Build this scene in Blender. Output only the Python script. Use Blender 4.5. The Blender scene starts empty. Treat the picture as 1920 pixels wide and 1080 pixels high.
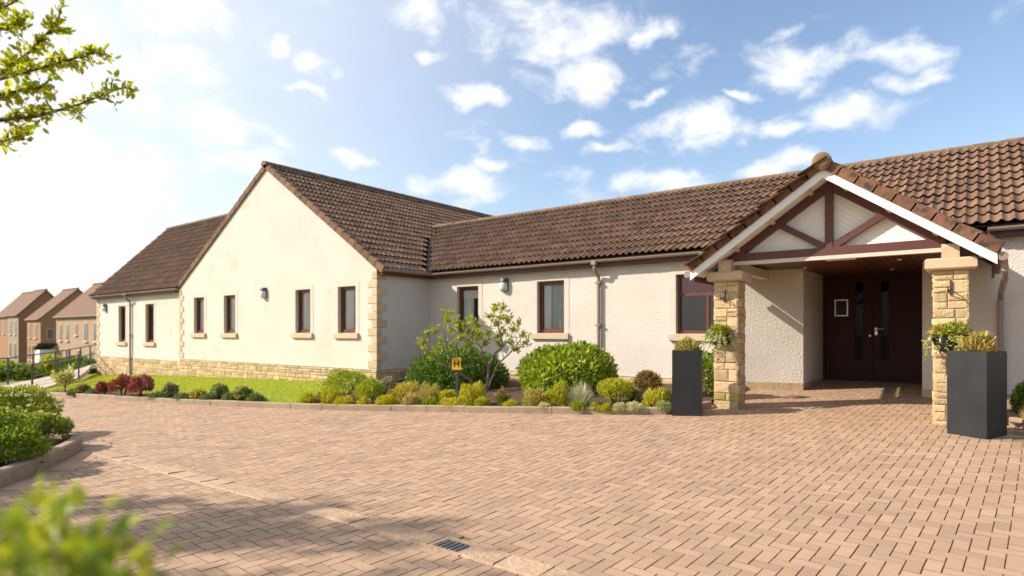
import bpy, math, random
import numpy as np
from mathutils import Matrix, Vector

RAD = math.radians
scene = bpy.context.scene
col = scene.collection
rng = np.random.default_rng(7)
random.seed(7)

# ------------------------------------------------------------------ camera, sky, sun, exposure
CZ = 1.45; FPX = 1140.0; HY = 623.0; YAW = RAD(37.5)
FW = np.array([-math.sin(YAW), math.cos(YAW)]); RT = np.array([math.cos(YAW), math.sin(YAW)])
cam_d = bpy.data.cameras.new('camera'); cam = bpy.data.objects.new('camera', cam_d); col.objects.link(cam)
cam.location = (0, 0, CZ); cam.rotation_euler = (RAD(90), 0, YAW)
cam_d.sensor_fit = 'HORIZONTAL'; cam_d.sensor_width = 36.0
cam_d.lens = 36.0 * FPX / 1920; cam_d.shift_y = 83 / 1920
cam_d.clip_start = 0.05; cam_d.clip_end = 3000
cam_d.dof.use_dof = True; cam_d.dof.focus_distance = 5.6; cam_d.dof.aperture_fstop = 1.5
scene.camera = cam

SUN_H = np.array([-0.793, -0.61]); SUN_H = SUN_H / np.linalg.norm(SUN_H); SUN_EL = RAD(33)
to_sun = Vector((SUN_H[0]*math.cos(SUN_EL), SUN_H[1]*math.cos(SUN_EL), math.sin(SUN_EL)))
sun_d = bpy.data.lights.new('sun', 'SUN'); sun = bpy.data.objects.new('sun', sun_d); col.objects.link(sun)
sun_d.energy = 4.7; sun_d.angle = RAD(0.55); sun_d.color = (1.0, 0.905, 0.775)
sun.rotation_euler = to_sun.to_track_quat('Z', 'Y').to_euler(); sun.location = (-30, -20, 25)

scene.view_settings.view_transform = 'Standard'; scene.view_settings.look = 'None'
scene.view_settings.exposure = 0.60; scene.view_settings.gamma = 1.0
scene.view_settings.use_curve_mapping = False
scene.cycles.use_denoising = True
scene.cycles.max_bounces = 6; scene.cycles.transparent_max_bounces = 8

def px_azel(px, py):
    d = FW + (px - 960) / FPX * RT
    z = (HY - py) / FPX
    return math.atan2(d[0], d[1]), math.atan2(z, math.hypot(d[0], d[1]))

def build_world():
    w = bpy.data.worlds.new('World'); scene.world = w; w.use_nodes = True
    nt = w.node_tree; N = nt.nodes; L = nt.links; N.clear()
    def math_n(op, a, b=None, c=None, clamp=False):
        n = N.new('ShaderNodeMath'); n.operation = op; n.use_clamp = clamp
        for i, v in enumerate((a, b, c)):
            if v is None: continue
            if isinstance(v, (int, float)): n.inputs[i].default_value = v
            else: L.new(v, n.inputs[i])
        return n.outputs[0]
    out = N.new('ShaderNodeOutputWorld'); bg = N.new('ShaderNodeBackground')
    sky = N.new('ShaderNodeTexSky'); sky.sky_type = 'NISHITA'; sky.sun_disc = False
    sky.sun_elevation = SUN_EL; sky.sun_rotation = math.atan2(SUN_H[0], SUN_H[1])
    sky.air_density = 1.0; sky.dust_density = 1.8; sky.ozone_density = 1.2; sky.altitude = 50
    tc = N.new('ShaderNodeTexCoord'); sep = N.new('ShaderNodeSeparateXYZ'); L.new(tc.outputs['Generated'], sep.inputs[0])
    x, y, z = sep.outputs
    az = math_n('ARCTAN2', x, y); el = math_n('ARCSINE', z)
    clouds = [(800,25,80,40),(1040,60,150,70),(1115,130,130,55),(885,180,62,26),(578,128,52,22),(505,85,24,18),(800,100,42,15),
        (1225,45,40,28),(1315,240,112,46),(1500,105,115,52),(1685,85,85,36),(1672,138,76,28),(1600,200,115,42),(1470,300,95,26),
        (1240,335,105,30),(850,352,120,32),(978,262,42,18),(1095,236,46,16),(1125,268,55,18),(670,294,44,14),(556,170,44,10),
        (925,315,46,14),(1450,230,50,20),(330,30,110,70),(380,125,70,36),(110,120,230,120),(390,230,105,42),(470,300,120,40),
        (150,330,280,110),(90,470,300,80),(1230,175,40,16),(1380,180,46,12)]
    wc = N.new('ShaderNodeCombineXYZ'); L.new(az, wc.inputs[0]); L.new(el, wc.inputs[1]); wn = N.new('ShaderNodeTexNoise'); wn.inputs['Scale'].default_value = 9; wn.inputs['Detail'].default_value = 4; L.new(wc.outputs[0], wn.inputs['Vector'])
    wsep = N.new('ShaderNodeSeparateColor'); L.new(wn.outputs['Color'], wsep.inputs[0])
    azw = math_n('ADD', az, math_n('MULTIPLY', math_n('SUBTRACT', wsep.outputs[0], 0.5), 0.16)); elw = math_n('ADD', el, math_n('MULTIPLY', math_n('SUBTRACT', wsep.outputs[1], 0.5), 0.10))
    m = None
    for (px, py, rx, ry) in clouds:
        a0, e0 = px_azel(px, py); a1, e1 = px_azel(px + rx, py); a2, e2 = px_azel(px, py - ry)
        da = math_n('DIVIDE', math_n('SUBTRACT', azw, a0), abs(a1 - a0) + 1e-4)
        de = math_n('DIVIDE', math_n('SUBTRACT', elw, e0), abs(e2 - e0) + 1e-4)
        r = math_n('SQRT', math_n('ADD', math_n('MULTIPLY', da, da), math_n('MULTIPLY', de, de)))
        v = math_n('SUBTRACT', 1.0, r)
        m = v if m is None else math_n('MAXIMUM', m, v)
    comb = N.new('ShaderNodeCombineXYZ'); L.new(math_n('MULTIPLY', az, 1.0), comb.inputs[0]); L.new(math_n('MULTIPLY', el, 1.7), comb.inputs[1])
    n1 = N.new('ShaderNodeTexNoise'); n1.inputs['Scale'].default_value = 12; n1.inputs['Detail'].default_value = 9; n1.inputs['Roughness'].default_value = 0.58
    n1.inputs['Distortion'].default_value = 0.35
    L.new(comb.outputs[0], n1.inputs['Vector'])
    n2 = N.new('ShaderNodeTexNoise'); n2.inputs['Scale'].default_value = 4.0; n2.inputs['Detail'].default_value = 5
    L.new(comb.outputs[0], n2.inputs['Vector'])
    # other small clouds, everywhere in the sky
    gen = math_n('SUBTRACT', math_n('MULTIPLY', n2.outputs['Fac'], 2.2), 1.52)
    m = math_n('MAXIMUM', math_n('MAXIMUM', m, -1.2), gen)
    dens = math_n('ADD', math_n('MULTIPLY', m, 0.68), math_n('MULTIPLY', math_n('SUBTRACT', n1.outputs['Fac'], 0.5), 2.0))
    mr = N.new('ShaderNodeMapRange'); mr.interpolation_type = 'SMOOTHSTEP'; mr.inputs['From Min'].default_value = -0.12; mr.inputs['From Max'].default_value = 0.62
    L.new(dens, mr.inputs['Value'])
    # thin bright veil round the sun's side of the sky
    sd = N.new('ShaderNodeVectorMath'); sd.operation = 'DOT_PRODUCT'; L.new(tc.outputs['Generated'], sd.inputs[0]); sd.inputs[1].default_value = to_sun
    veil = N.new('ShaderNodeMapRange'); veil.interpolation_type = 'SMOOTHSTEP'; veil.inputs['From Min'].default_value = -0.05; veil.inputs['From Max'].default_value = 0.90
    L.new(sd.outputs['Value'], veil.inputs['Value'])
    hz = math_n('MULTIPLY', math_n('POWER', math_n('SUBTRACT', 1.0, math_n('MAXIMUM', z, 0.0)), 7.0), 0.30)
    fac = math_n('MULTIPLY', mr.outputs[0], 0.93)
    thin = math_n('MAXIMUM', math_n('MULTIPLY', veil.outputs[0], 0.85), hz)
    fac = math_n('SUBTRACT', 1.0, math_n('MULTIPLY', math_n('SUBTRACT', 1.0, fac), math_n('SUBTRACT', 1.0, thin)), clamp=True)
    cc = N.new('ShaderNodeMix'); cc.data_type = 'RGBA'
    L.new(n1.outputs['Fac'], cc.inputs['Factor']); cc.inputs['A'].default_value = (4.2, 4.35, 4.6, 1); cc.inputs['B'].default_value = (5.3, 5.3, 5.3, 1)
    mix = N.new('ShaderNodeMix'); mix.data_type = 'RGBA'
    L.new(fac, mix.inputs['Factor']); L.new(sky.outputs[0], mix.inputs['A']); L.new(cc.outputs['Result'], mix.inputs['B'])
    L.new(mix.outputs['Result'], bg.inputs['Color']); bg.inputs['Strength'].default_value = 0.15
    L.new(bg.outputs[0], out.inputs[0])
build_world()

# ------------------------------------------------------------------ terrain height and picture rays
def sp(v, k=0.6): return 0.5 * (v + np.sqrt(v * v + k * k))
def sstep(v): v = np.clip(v, 0, 1); return v * v * (3 - 2 * v)
def G(x, y):
    x = np.asarray(x, float); y = np.asarray(y, float)
    s = sp(-x - 3)
    b = 0.052 * (sp(y - 3) - sp(y - 15)) - 0.02 * s - 0.0006 * np.maximum(0, s - 8) ** 2
    b = np.maximum(b, -6)
    k = sstep((-36 - x) / 30)
    return b + k * (-3.0 - b)
def Gf(x, y): return float(G(x, y))
def ray(px, py):
    d = FW + (px - 960) / FPX * RT
    return np.array([d[0], d[1], (HY - py) / FPX])
def on_ground(px, py, dz=0.0):
    d = ray(px, py); t = np.linspace(0.5, 140, 28000)
    below = CZ + d[2] * t < G(d[0] * t, d[1] * t) + dz
    t = t[int(np.argmax(below))]
    return d[0] * t, d[1] * t, t
def proj(x, y, z):
    f = x * FW[0] + y * FW[1]; l = x * RT[0] + y * RT[1]
    return 960 + FPX * l / f, HY - FPX * (z - CZ) / f, f

# ------------------------------------------------------------------ object helpers
def tag(o, label=None, cat=None, group=None, kind=None):
    if label: o['label'] = label
    if cat: o['category'] = cat
    if group: o['group'] = group
    if kind: o['kind'] = kind
    return o
def empty(name, loc=(0, 0, 0)):
    o = bpy.data.objects.new(name, None); col.objects.link(o); o.location = loc; o.empty_display_size = 0.2
    o['origin_keep'] = 0; del o['origin_keep']
    return o
def attach(o, parent):
    if parent is not None:
        o.parent = parent
        if parent.parent is None:
            o.matrix_parent_inverse = Matrix.Translation(-Vector(parent.location))
    return o
def mesh_obj(name, verts, faces, mat, parent=None, smooth=False, loc=None):
    me = bpy.data.meshes.new(name)
    me.from_pydata([tuple(map(float, v)) for v in verts], [], [tuple(int(i) for i in f) for f in faces])
    if mat: me.materials.append(mat)
    if smooth: me.polygons.foreach_set('use_smooth', [True] * len(me.polygons))
    me.update()
    o = bpy.data.objects.new(name, me); col.objects.link(o)
    if loc is not None: o.location = loc
    return attach(o, parent)
def np_mesh(name, V, Fq, mats, parent=None, smooth=False, loc=None, mat_idx=None):
    """V (n,3); Fq (m,k) all faces with k corners"""
    me = bpy.data.meshes.new(name); V = np.asarray(V, np.float32); Fq = np.asarray(Fq, np.int32)
    me.vertices.add(len(V)); me.vertices.foreach_set('co', V.ravel())
    m, k = Fq.shape
    me.loops.add(m * k); me.loops.foreach_set('vertex_index', Fq.ravel())
    me.polygons.add(m); me.polygons.foreach_set('loop_start', np.arange(m, dtype=np.int32) * k)
    try: me.polygons.foreach_set('loop_total', np.full(m, k, np.int32))
    except Exception: pass
    for mt in (mats if isinstance(mats, (list, tuple)) else [mats]): me.materials.append(mt)
    if mat_idx is not None: me.polygons.foreach_set('material_index', np.asarray(mat_idx, np.int32))
    me.polygons.foreach_set('use_smooth', np.full(m, bool(smooth)))
    me.update(calc_edges=True); me.validate()
    o = bpy.data.objects.new(name, me); col.objects.link(o)
    if loc is not None: o.location = loc
    return attach(o, parent)

class MB:
    def __init__(s): s.v = []; s.f = []
    def add(s, v, f):
        b = len(s.v); s.v += [tuple(q) for q in v]; s.f += [tuple(b + i for i in q) for q in f]; return s
    def box(s, x0, x1, y0, y1, z0, z1):
        return s.add([(x0,y0,z0),(x1,y0,z0),(x1,y1,z0),(x0,y1,z0),(x0,y0,z1),(x1,y0,z1),(x1,y1,z1),(x0,y1,z1)],
            [(3,2,1,0),(4,5,6,7),(0,1,5,4),(1,2,6,5),(2,3,7,6),(3,0,4,7)])
    def obox(s, c, ux, uy, uz, a, b, h):
        c, ux, uy, uz = map(np.array, (c, ux, uy, uz)); vs = []
        for k in (-1, 1):
            for (i, j) in ((-1,-1),(1,-1),(1,1),(-1,1)): vs.append(c + ux*a*i/2 + uy*b*j/2 + uz*h*k/2)
        return s.add(vs, [(3,2,1,0),(4,5,6,7),(0,1,5,4),(1,2,6,5),(2,3,7,6),(3,0,4,7)])
    def cbox(s, x0, x1, y0, y1, z0, z1, c):
        """box with chamfered edges"""
        vs = []; 
        for z, i in ((z0, c), (z0 + c, 0), (z1 - c, 0), (z1, c)):
            vs += [(x0+i+(0 if i else 0), y0+i, z), (x1-i, y0+i, z), (x1-i, y1-i, z), (x0+i, y1-i, z)]
        fs = [(3,2,1,0), (12,13,14,15)]
        for r in range(3):
            for k in range(4): fs.append((r*4+k, r*4+(k+1)%4, r*4+4+(k+1)%4, r*4+4+k))
        return s.add(vs, fs)
    def tube(s, pts, r, n=8, cap=True):
        pts = [np.array(p, float) for p in pts]; m = len(pts); rr = r if hasattr(r, '__len__') else [r]*m
        b = len(s.v); up = np.array([0, 0, 1.0]); prev = None
        for i, p in enumerate(pts):
            d = pts[min(i+1, m-1)] - pts[max(i-1, 0)]; d = d / (np.linalg.norm(d) + 1e-9)
            if prev is None:
                a = np.cross(d, up if abs(d[2]) < 0.9 else np.array([1.0, 0, 0]))
            else: a = prev - d * np.dot(prev, d)
            a = a / (np.linalg.norm(a) + 1e-9); prev = a; q = np.cross(d, a)
            for k in range(n):
                t = 2*math.pi*k/n; s.v.append(tuple(p + (a*math.cos(t) + q*math.sin(t)) * rr[i]))
        for i in range(m-1):
            for k in range(n): s.f.append((b+i*n+k, b+i*n+(k+1)%n, b+(i+1)*n+(k+1)%n, b+(i+1)*n+k))
        if cap: s.f.append(tuple(b+k for k in range(n))[::-1]); s.f.append(tuple(b+(m-1)*n+k for k in range(n)))
        return s
    def lathe(s, c, prof, n=16, ang=2*math.pi, a0=0):
        b = len(s.v); full = abs(ang - 2*math.pi) < 1e-6; cols = n if full else n+1
        for (r, z) in prof:
            for k in range(cols):
                t = a0 + ang*k/n; s.v.append((c[0]+r*math.cos(t), c[1]+r*math.sin(t), c[2]+z))
        for i in range(len(prof)-1):
            for k in range(n):
                k2 = (k+1) % cols if full else k+1
                s.f.append((b+i*cols+k, b+i*cols+k2, b+(i+1)*cols+k2, b+(i+1)*cols+k))
        return s
    def build(s, name, mat, parent=None, smooth=False, loc=None): return mesh_obj(name, s.v, s.f, mat, parent, smooth, loc)

# ------------------------------------------------------------------ materials
def new_mat(name):
    m = bpy.data.materials.new(name); m.use_nodes = True; nt = m.node_tree
    return m, nt, nt.nodes, nt.links, nt.nodes['Principled BSDF']
def surf(name, c1, c2, scale=6.0, rough=0.85, bump=0.0, bscale=80.0, island=0.0, c3=None, c3_at=0.62, c3_scale=3.0, spec=0.3, detail=5, metal=0.0, bdist=0.01, stretch=None):
    """two-tone noise colour, optional per-piece brightness, optional third colour in patches, optional bump"""
    m, nt, N, L, P = new_mat(name)
    P.inputs['Roughness'].default_value = rough; P.inputs['Specular IOR Level'].default_value = spec; P.inputs['Metallic'].default_value = metal
    geo = N.new('ShaderNodeNewGeometry'); pos = geo.outputs['Position']
    if stretch:
        mp = N.new('ShaderNodeMapping'); mp.inputs['Scale'].default_value = stretch; L.new(pos, mp.inputs['Vector']); pos = mp.outputs[0]
    n = N.new('ShaderNodeTexNoise'); n.inputs['Scale'].default_value = scale; n.inputs['Detail'].default_value = detail; L.new(pos, n.inputs['Vector'])
    r = N.new('ShaderNodeMapRange'); r.inputs['From Min'].default_value = 0.3; r.inputs['From Max'].default_value = 0.7; L.new(n.outputs['Fac'], r.inputs['Value'])
    mx = N.new('ShaderNodeMix'); mx.data_type = 'RGBA'; mx.inputs['A'].default_value = (*c1, 1); mx.inputs['B'].default_value = (*c2, 1)
    L.new(r.outputs[0], mx.inputs['Factor']); c = mx.outputs['Result']
    if c3 is not None:
        n3 = N.new('ShaderNodeTexNoise'); n3.inputs['Scale'].default_value = c3_scale; n3.inputs['Detail'].default_value = 7; n3.inputs['Roughness'].default_value = 0.65; L.new(pos, n3.inputs['Vector'])
        r3 = N.new('ShaderNodeMapRange'); r3.interpolation_type = 'SMOOTHSTEP'; r3.inputs['From Min'].default_value = c3_at; r3.inputs['From Max'].default_value = c3_at + 0.12; L.new(n3.outputs['Fac'], r3.inputs['Value'])
        m3 = N.new('ShaderNodeMix'); m3.data_type = 'RGBA'; L.new(r3.outputs[0], m3.inputs['Factor']); L.new(c, m3.inputs['A']); m3.inputs['B'].default_value = (*c3, 1); c = m3.outputs['Result']
    if island:
        oi = N.new('ShaderNodeObjectInfo'); ad = N.new('ShaderNodeMath'); ad.operation = 'ADD'
        L.new(geo.outputs['Random Per Island'], ad.inputs[0]); L.new(oi.outputs['Random'], ad.inputs[1])
        fr = N.new('ShaderNodeMath'); fr.operation = 'FRACT'; L.new(ad.outputs[0], fr.inputs[0])
        hs = N.new('ShaderNodeHueSaturation'); 
        mv = N.new('ShaderNodeMapRange'); mv.inputs['To Min'].default_value = 1 - island; mv.inputs['To Max'].default_value = 1 + island; L.new(fr.outputs[0], mv.inputs['Value']); L.new(mv.outputs[0], hs.inputs['Value'])
        f2 = N.new('ShaderNodeMath'); f2.operation = 'MULTIPLY'; L.new(fr.outputs[0], f2.inputs[0]); f2.inputs[1].default_value = 7.31
        f3 = N.new('ShaderNodeMath'); f3.operation = 'FRACT'; L.new(f2.outputs[0], f3.inputs[0])
        mh = N.new('ShaderNodeMapRange'); mh.inputs['To Min'].default_value = 0.5 - island*0.025; mh.inputs['To Max'].default_value = 0.5 + island*0.025; L.new(f3.outputs[0], mh.inputs['Value']); L.new(mh.outputs[0], hs.inputs['Hue'])
        L.new(c, hs.inputs['Color']); c = hs.outputs[0]
    L.new(c, P.inputs['Base Color'])
    if bump:
        nb = N.new('ShaderNodeTexNoise'); nb.inputs['Scale'].default_value = bscale; nb.inputs['Detail'].default_value = 4; L.new(pos, nb.inputs['Vector'])
        bp = N.new('ShaderNodeBump'); bp.inputs['Strength'].default_value = bump; bp.inputs['Distance'].default_value = bdist; L.new(nb.outputs['Fac'], bp.inputs['Height']); L.new(bp.outputs[0], P.inputs['Normal'])
    return m
def leaf_mat(name, c1, c2, var=0.35, trans=0.35, rough=0.5, spec=0.35):
    m, nt, N, L, P = new_mat(name)
    geo = N.new('ShaderNodeNewGeometry'); 
    mx = N.new('ShaderNodeMix'); mx.data_type = 'RGBA'; mx.inputs['A'].default_value = (*c1, 1); mx.inputs['B'].default_value = (*c2, 1); L.new(geo.outputs['Random Per Island'], mx.inputs['Factor'])
    f2 = N.new('ShaderNodeMath'); f2.operation = 'MULTIPLY'; L.new(geo.outputs['Random Per Island'], f2.inputs[0]); f2.inputs[1].default_value = 13.7
    f3 = N.new('ShaderNodeMath'); f3.operation = 'FRACT'; L.new(f2.outputs[0], f3.inputs[0])
    mv = N.new('ShaderNodeMapRange'); mv.inputs['To Min'].default_value = 1 - var; mv.inputs['To Max'].default_value = 1 + var; L.new(f3.outputs[0], mv.inputs['Value'])
    hs = N.new('ShaderNodeHueSaturation'); L.new(mx.outputs['Result'], hs.inputs['Color']); L.new(mv.outputs[0], hs.inputs['Value'])
    L.new(hs.outputs[0], P.inputs['Base Color']); P.inputs['Roughness'].default_value = rough; P.inputs['Specular IOR Level'].default_value = spec
    tr = N.new('ShaderNodeBsdfTranslucent'); L.new(hs.outputs[0], tr.inputs['Color'])
    ms = N.new('ShaderNodeMixShader'); ms.inputs[0].default_value = trans; L.new(P.outputs[0], ms.inputs[1]); L.new(tr.outputs[0], ms.inputs[2])
    L.new(ms.outputs[0], N['Material Output'].inputs['Surface'])
    return m
def glass_mat(name, tint=(0.97, 0.98, 0.98), ior=1.75):
    m, nt, N, L, P = new_mat(name)
    t = N.new('ShaderNodeBsdfTransparent'); t.inputs[0].default_value = (*tint, 1); g = N.new('ShaderNodeBsdfGlossy'); g.inputs['Roughness'].default_value = 0.02
    fr = N.new('ShaderNodeFresnel'); fr.inputs['IOR'].default_value = ior
    ms = N.new('ShaderNodeMixShader'); L.new(fr.outputs[0], ms.inputs[0]); L.new(t.outputs[0], ms.inputs[1]); L.new(g.outputs[0], ms.inputs[2])
    L.new(ms.outputs[0], N['Material Output'].inputs['Surface']); return m
def emit_mat(name, c, s):
    m, nt, N, L, P = new_mat(name); P.inputs['Base Color'].default_value = (*c, 1); P.inputs['Emission Color'].default_value = (*c, 1); P.inputs['Emission Strength'].default_value = s; return m

M = {}
M['render'] = surf('cream_render', (0.69, 0.62, 0.555), (0.63, 0.56, 0.495), 1.3, 0.92, 1.0, 50, c3=(0.585, 0.52, 0.445), c3_at=0.58, c3_scale=1.0, bdist=0.020)
M['margin'] = surf('window_margin_paint', (0.62, 0.54, 0.455), (0.58, 0.50, 0.415), 5, 0.85, 0.2, 120)
M['sill'] = surf('cast_stone', (0.58, 0.45, 0.31), (0.50, 0.385, 0.26), 7, 0.85, 0.2, 150)
M['stone'] = surf('golden_sandstone', (0.58, 0.43, 0.25), (0.45, 0.32, 0.175), 8, 0.9, 0.7, 34, island=0.22, bdist=0.02)
M['stone_moss'] = surf('mossy_sandstone', (0.42, 0.34, 0.10), (0.50, 0.36, 0.16), 9, 0.95, 0.7, 34, island=0.2, bdist=0.02)
M['mortar'] = surf('mortar', (0.40, 0.31, 0.20), (0.34, 0.26, 0.16), 14, 0.95, 0.3, 90)
M['tile'] = surf('brown_roof_tile', (0.215, 0.124, 0.078), (0.135, 0.078, 0.050), 9, 0.8, 0.35, 90, island=0.28, c3=(0.25, 0.20, 0.05), c3_at=0.60, c3_scale=2.4, bdist=0.006)
M['verge'] = surf('verge_tile_clay', (0.20, 0.105, 0.065), (0.12, 0.066, 0.044), 8, 0.85, 0.4, 70, island=0.25, c3=(0.22, 0.19, 0.03), c3_at=0.55, c3_scale=6, bdist=0.008)
M['red_verge'] = surf('red_verge_clay', (0.25, 0.115, 0.066), (0.14, 0.072, 0.046), 9, 0.85, 0.4, 60, island=0.22, c3=(0.06, 0.045, 0.032), c3_at=0.52, c3_scale=7, bdist=0.008)
M['ridge'] = surf('ridge_tile', (0.22, 0.135, 0.075), (0.13, 0.085, 0.055), 7, 0.85, 0.4, 60, island=0.2, c3=(0.34, 0.21, 0.05), c3_at=0.57, c3_scale=9, bdist=0.008)
M['deck'] = surf('roof_underlay', (0.05, 0.035, 0.03), (0.04, 0.03, 0.025), 5, 0.95)
M['lead'] = surf('lead_flashing', (0.06, 0.06, 0.062), (0.04, 0.04, 0.042), 9, 0.75, 0.2, 40)
M['gutter'] = surf('brown_plastic_gutter', (0.30, 0.215, 0.19), (0.25, 0.175, 0.15), 12, 0.42, spec=0.5)
M['fascia'] = surf('maroon_timber', (0.115, 0.036, 0.030), (0.085, 0.027, 0.023), 10, 0.5, 0.15, 40, spec=0.45, stretch=(1, 1, 6))
M['frame'] = surf('redbrown_window_timber', (0.135, 0.040, 0.024), (0.10, 0.030, 0.019), 14, 0.42, spec=0.5)
M['white'] = surf('white_paint', (0.80, 0.79, 0.77), (0.73, 0.72, 0.70), 5, 0.5, 0.06, 40, spec=0.4)
M['board'] = surf('white_boarding', (0.86, 0.84, 0.81), (0.82, 0.80, 0.76), 6, 0.6, 0.1, 60, island=0.03)
M['ceiling'] = surf('stained_ceiling_board', (0.165, 0.062, 0.028), (0.11, 0.04, 0.02), 5, 0.45, island=0.18, spec=0.4, stretch=(14, 1, 1))
M['door'] = surf('dark_brown_door', (0.050, 0.0155, 0.0110), (0.040, 0.0125, 0.009), 3, 0.55, 0.05, 50, spec=0.2)
M['steel'] = surf('satin_steel', (0.6, 0.58, 0.54), (0.5, 0.48, 0.45), 30, 0.3, metal=1.0)
M['iron'] = surf('black_iron', (0.02, 0.02, 0.021), (0.03, 0.03, 0.031), 20, 0.5, spec=0.5)
M['rail'] = surf('dark_green_grey_rail_paint', (0.035, 0.035, 0.034), (0.05, 0.046, 0.042), 20, 0.45, spec=0.5)
M['planter'] = surf('charcoal_planter', (0.018, 0.019, 0.021), (0.025, 0.026, 0.028), 4, 0.5, 0.08, 60, spec=0.25, c3=(0.04, 0.04, 0.04), c3_at=0.66, c3_scale=9)
M['soil'] = surf('dark_soil', (0.075, 0.046, 0.030), (0.13, 0.082, 0.052), 16, 0.97, 1.0, 26, bdist=0.05)
M['lawn'] = surf('lawn_turf', (0.20, 0.28, 0.018), (0.25, 0.315, 0.024), 2.2, 0.95, 0.6, 60, c3=(0.36, 0.37, 0.04), c3_at=0.60, c3_scale=0.8, bdist=0.03)
M['field'] = surf('rough_grass', (0.13, 0.165, 0.04), (0.20, 0.19, 0.07), 0.35, 0.97, 0.4, 10)
M['joint'] = surf('jointing_sand', (0.22, 0.145, 0.09), (0.27, 0.18, 0.11), 9, 0.97, c3=(0.16, 0.13, 0.04), c3_at=0.60, c3_scale=1.2)
M['paver'] = surf('buff_block_paver', (0.42, 0.276, 0.182), (0.365, 0.238, 0.157), 2.0, 0.88, 0.35, 130, island=0.13, c3=(0.315, 0.215, 0.155), c3_at=0.58, c3_scale=0.55, bdist=0.004)
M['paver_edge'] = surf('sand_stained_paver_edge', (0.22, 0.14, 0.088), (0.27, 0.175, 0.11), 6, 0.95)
M['channel'] = surf('orange_channel_stone', (0.475, 0.325, 0.215), (0.40, 0.27, 0.175), 9, 0.9, 1.0, 30, island=0.08, bdist=0.012)
M['kerb'] = surf('concrete_kerb', (0.37, 0.275, 0.185), (0.29, 0.215, 0.145), 5, 0.9, 0.35, 90, island=0.08, c3=(0.21, 0.16, 0.11), c3_at=0.6, c3_scale=4)
M['path'] = surf('pale_concrete_path', (0.50, 0.415, 0.34), (0.45, 0.37, 0.30), 1.5, 0.92, 0.2, 60)
M['drain'] = surf('worn_grey_iron', (0.20, 0.19, 0.18), (0.15, 0.145, 0.14), 20, 0.7, 0.3, 60)
M['glass'] = glass_mat('window_glass')
M['glass_dark'] = glass_mat('door_glass', (0.30, 0.22, 0.16), 1.22)
M['room'] = surf('room_paint', (0.34, 0.30, 0.25), (0.28, 0.245, 0.20), 1, 0.9)
M['curtain'] = surf('white_net_curtain', (0.88, 0.87, 0.84), (0.80, 0.79, 0.76), 3, 0.9)
M['curtain_grey'] = surf('grey_net_curtain', (0.46, 0.49, 0.53), (0.34, 0.37, 0.41), 12, 0.9)
M['blind_red'] = surf('red_blind', (0.36, 0.055, 0.045), (0.29, 0.042, 0.036), 4, 0.7)
M['wood'] = surf('varnished_chair_wood', (0.30, 0.16, 0.06), (0.24, 0.12, 0.045), 8, 0.5)
M['lamp_dark'] = surf('lamp_housing', (0.045, 0.048, 0.05), (0.06, 0.062, 0.065), 10, 0.5, spec=0.5)
M['lamp_glass'] = surf('frosted_lamp_cover', (0.62, 0.63, 0.62), (0.56, 0.57, 0.56), 10, 0.25, spec=0.5)
M['spot'] = emit_mat('lit_downlight', (1.0, 0.85, 0.62), 6.0)
M['yellow'] = surf('yellow_sign_enamel', (0.78, 0.40, 0.012), (0.72, 0.36, 0.012), 8, 0.4, spec=0.5)
M['black'] = surf('black_lettering', (0.012, 0.012, 0.012), (0.016, 0.016, 0.016), 8, 0.5)
M['bark'] = surf('brown_bark', (0.15, 0.095, 0.055), (0.085, 0.055, 0.035), 18, 0.95, 0.6, 60)
M['bark_pale'] = surf('pale_grey_bark', (0.26, 0.185, 0.12), (0.17, 0.12, 0.08), 20, 0.95, 0.5, 60)
LF = {}
LF['dark'] = leaf_mat('leaf_dark_green', (0.070, 0.15, 0.022), (0.16, 0.25, 0.035), 0.35, 0.22, 0.5, 0.25)
LF['bright'] = leaf_mat('leaf_bright_green', (0.19, 0.31, 0.016), (0.40, 0.46, 0.022), 0.35, 0.36, 0.4, 0.45)
LF['lime'] = leaf_mat('leaf_lime', (0.36, 0.43, 0.025), (0.54, 0.52, 0.03), 0.25, 0.38)
LF['yellow'] = leaf_mat('leaf_yellow', (0.55, 0.49, 0.02), (0.66, 0.55, 0.04), 0.25, 0.3)
LF['orange'] = leaf_mat('leaf_orange_heather', (0.54, 0.40, 0.10), (0.58, 0.47, 0.10), 0.3, 0.3)
LF['tan'] = leaf_mat('leaf_tan', (0.56, 0.40, 0.18), (0.54, 0.45, 0.16), 0.3, 0.25)
LF['silver'] = leaf_mat('leaf_silver_green', (0.46, 0.46, 0.27), (0.62, 0.58, 0.40), 0.25, 0.25)
LF['grey'] = leaf_mat('leaf_grey_green', (0.16, 0.23, 0.10), (0.24, 0.30, 0.14), 0.3, 0.2)
LF['red'] = leaf_mat('leaf_wine_red', (0.27, 0.045, 0.042), (0.38, 0.12, 0.085), 0.4, 0.25)
LF['rust'] = leaf_mat('leaf_rust', (0.33, 0.145, 0.045), (0.30, 0.20, 0.06), 0.3, 0.25)
LF['mid'] = leaf_mat('leaf_mid_green', (0.15, 0.25, 0.025), (0.25, 0.33, 0.045), 0.35, 0.3)
LF['cream'] = leaf_mat('petal_cream', (0.66, 0.62, 0.36), (0.70, 0.68, 0.48), 0.15, 0.25)
LF['coral'] = leaf_mat('petal_coral', (0.58, 0.17, 0.06), (0.62, 0.25, 0.09), 0.2, 0.25)
LF['pink'] = leaf_mat('petal_pink', (0.52, 0.17, 0.20), (0.58, 0.26, 0.28), 0.2, 0.25)
LF['white'] = leaf_mat('leaf_white_edged', (0.62, 0.62, 0.50), (0.50, 0.54, 0.38), 0.15, 0.2)
LF['tree'] = leaf_mat('leaf_spring_tree', (0.40, 0.46, 0.022), (0.56, 0.54, 0.03), 0.3, 0.55)

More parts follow.
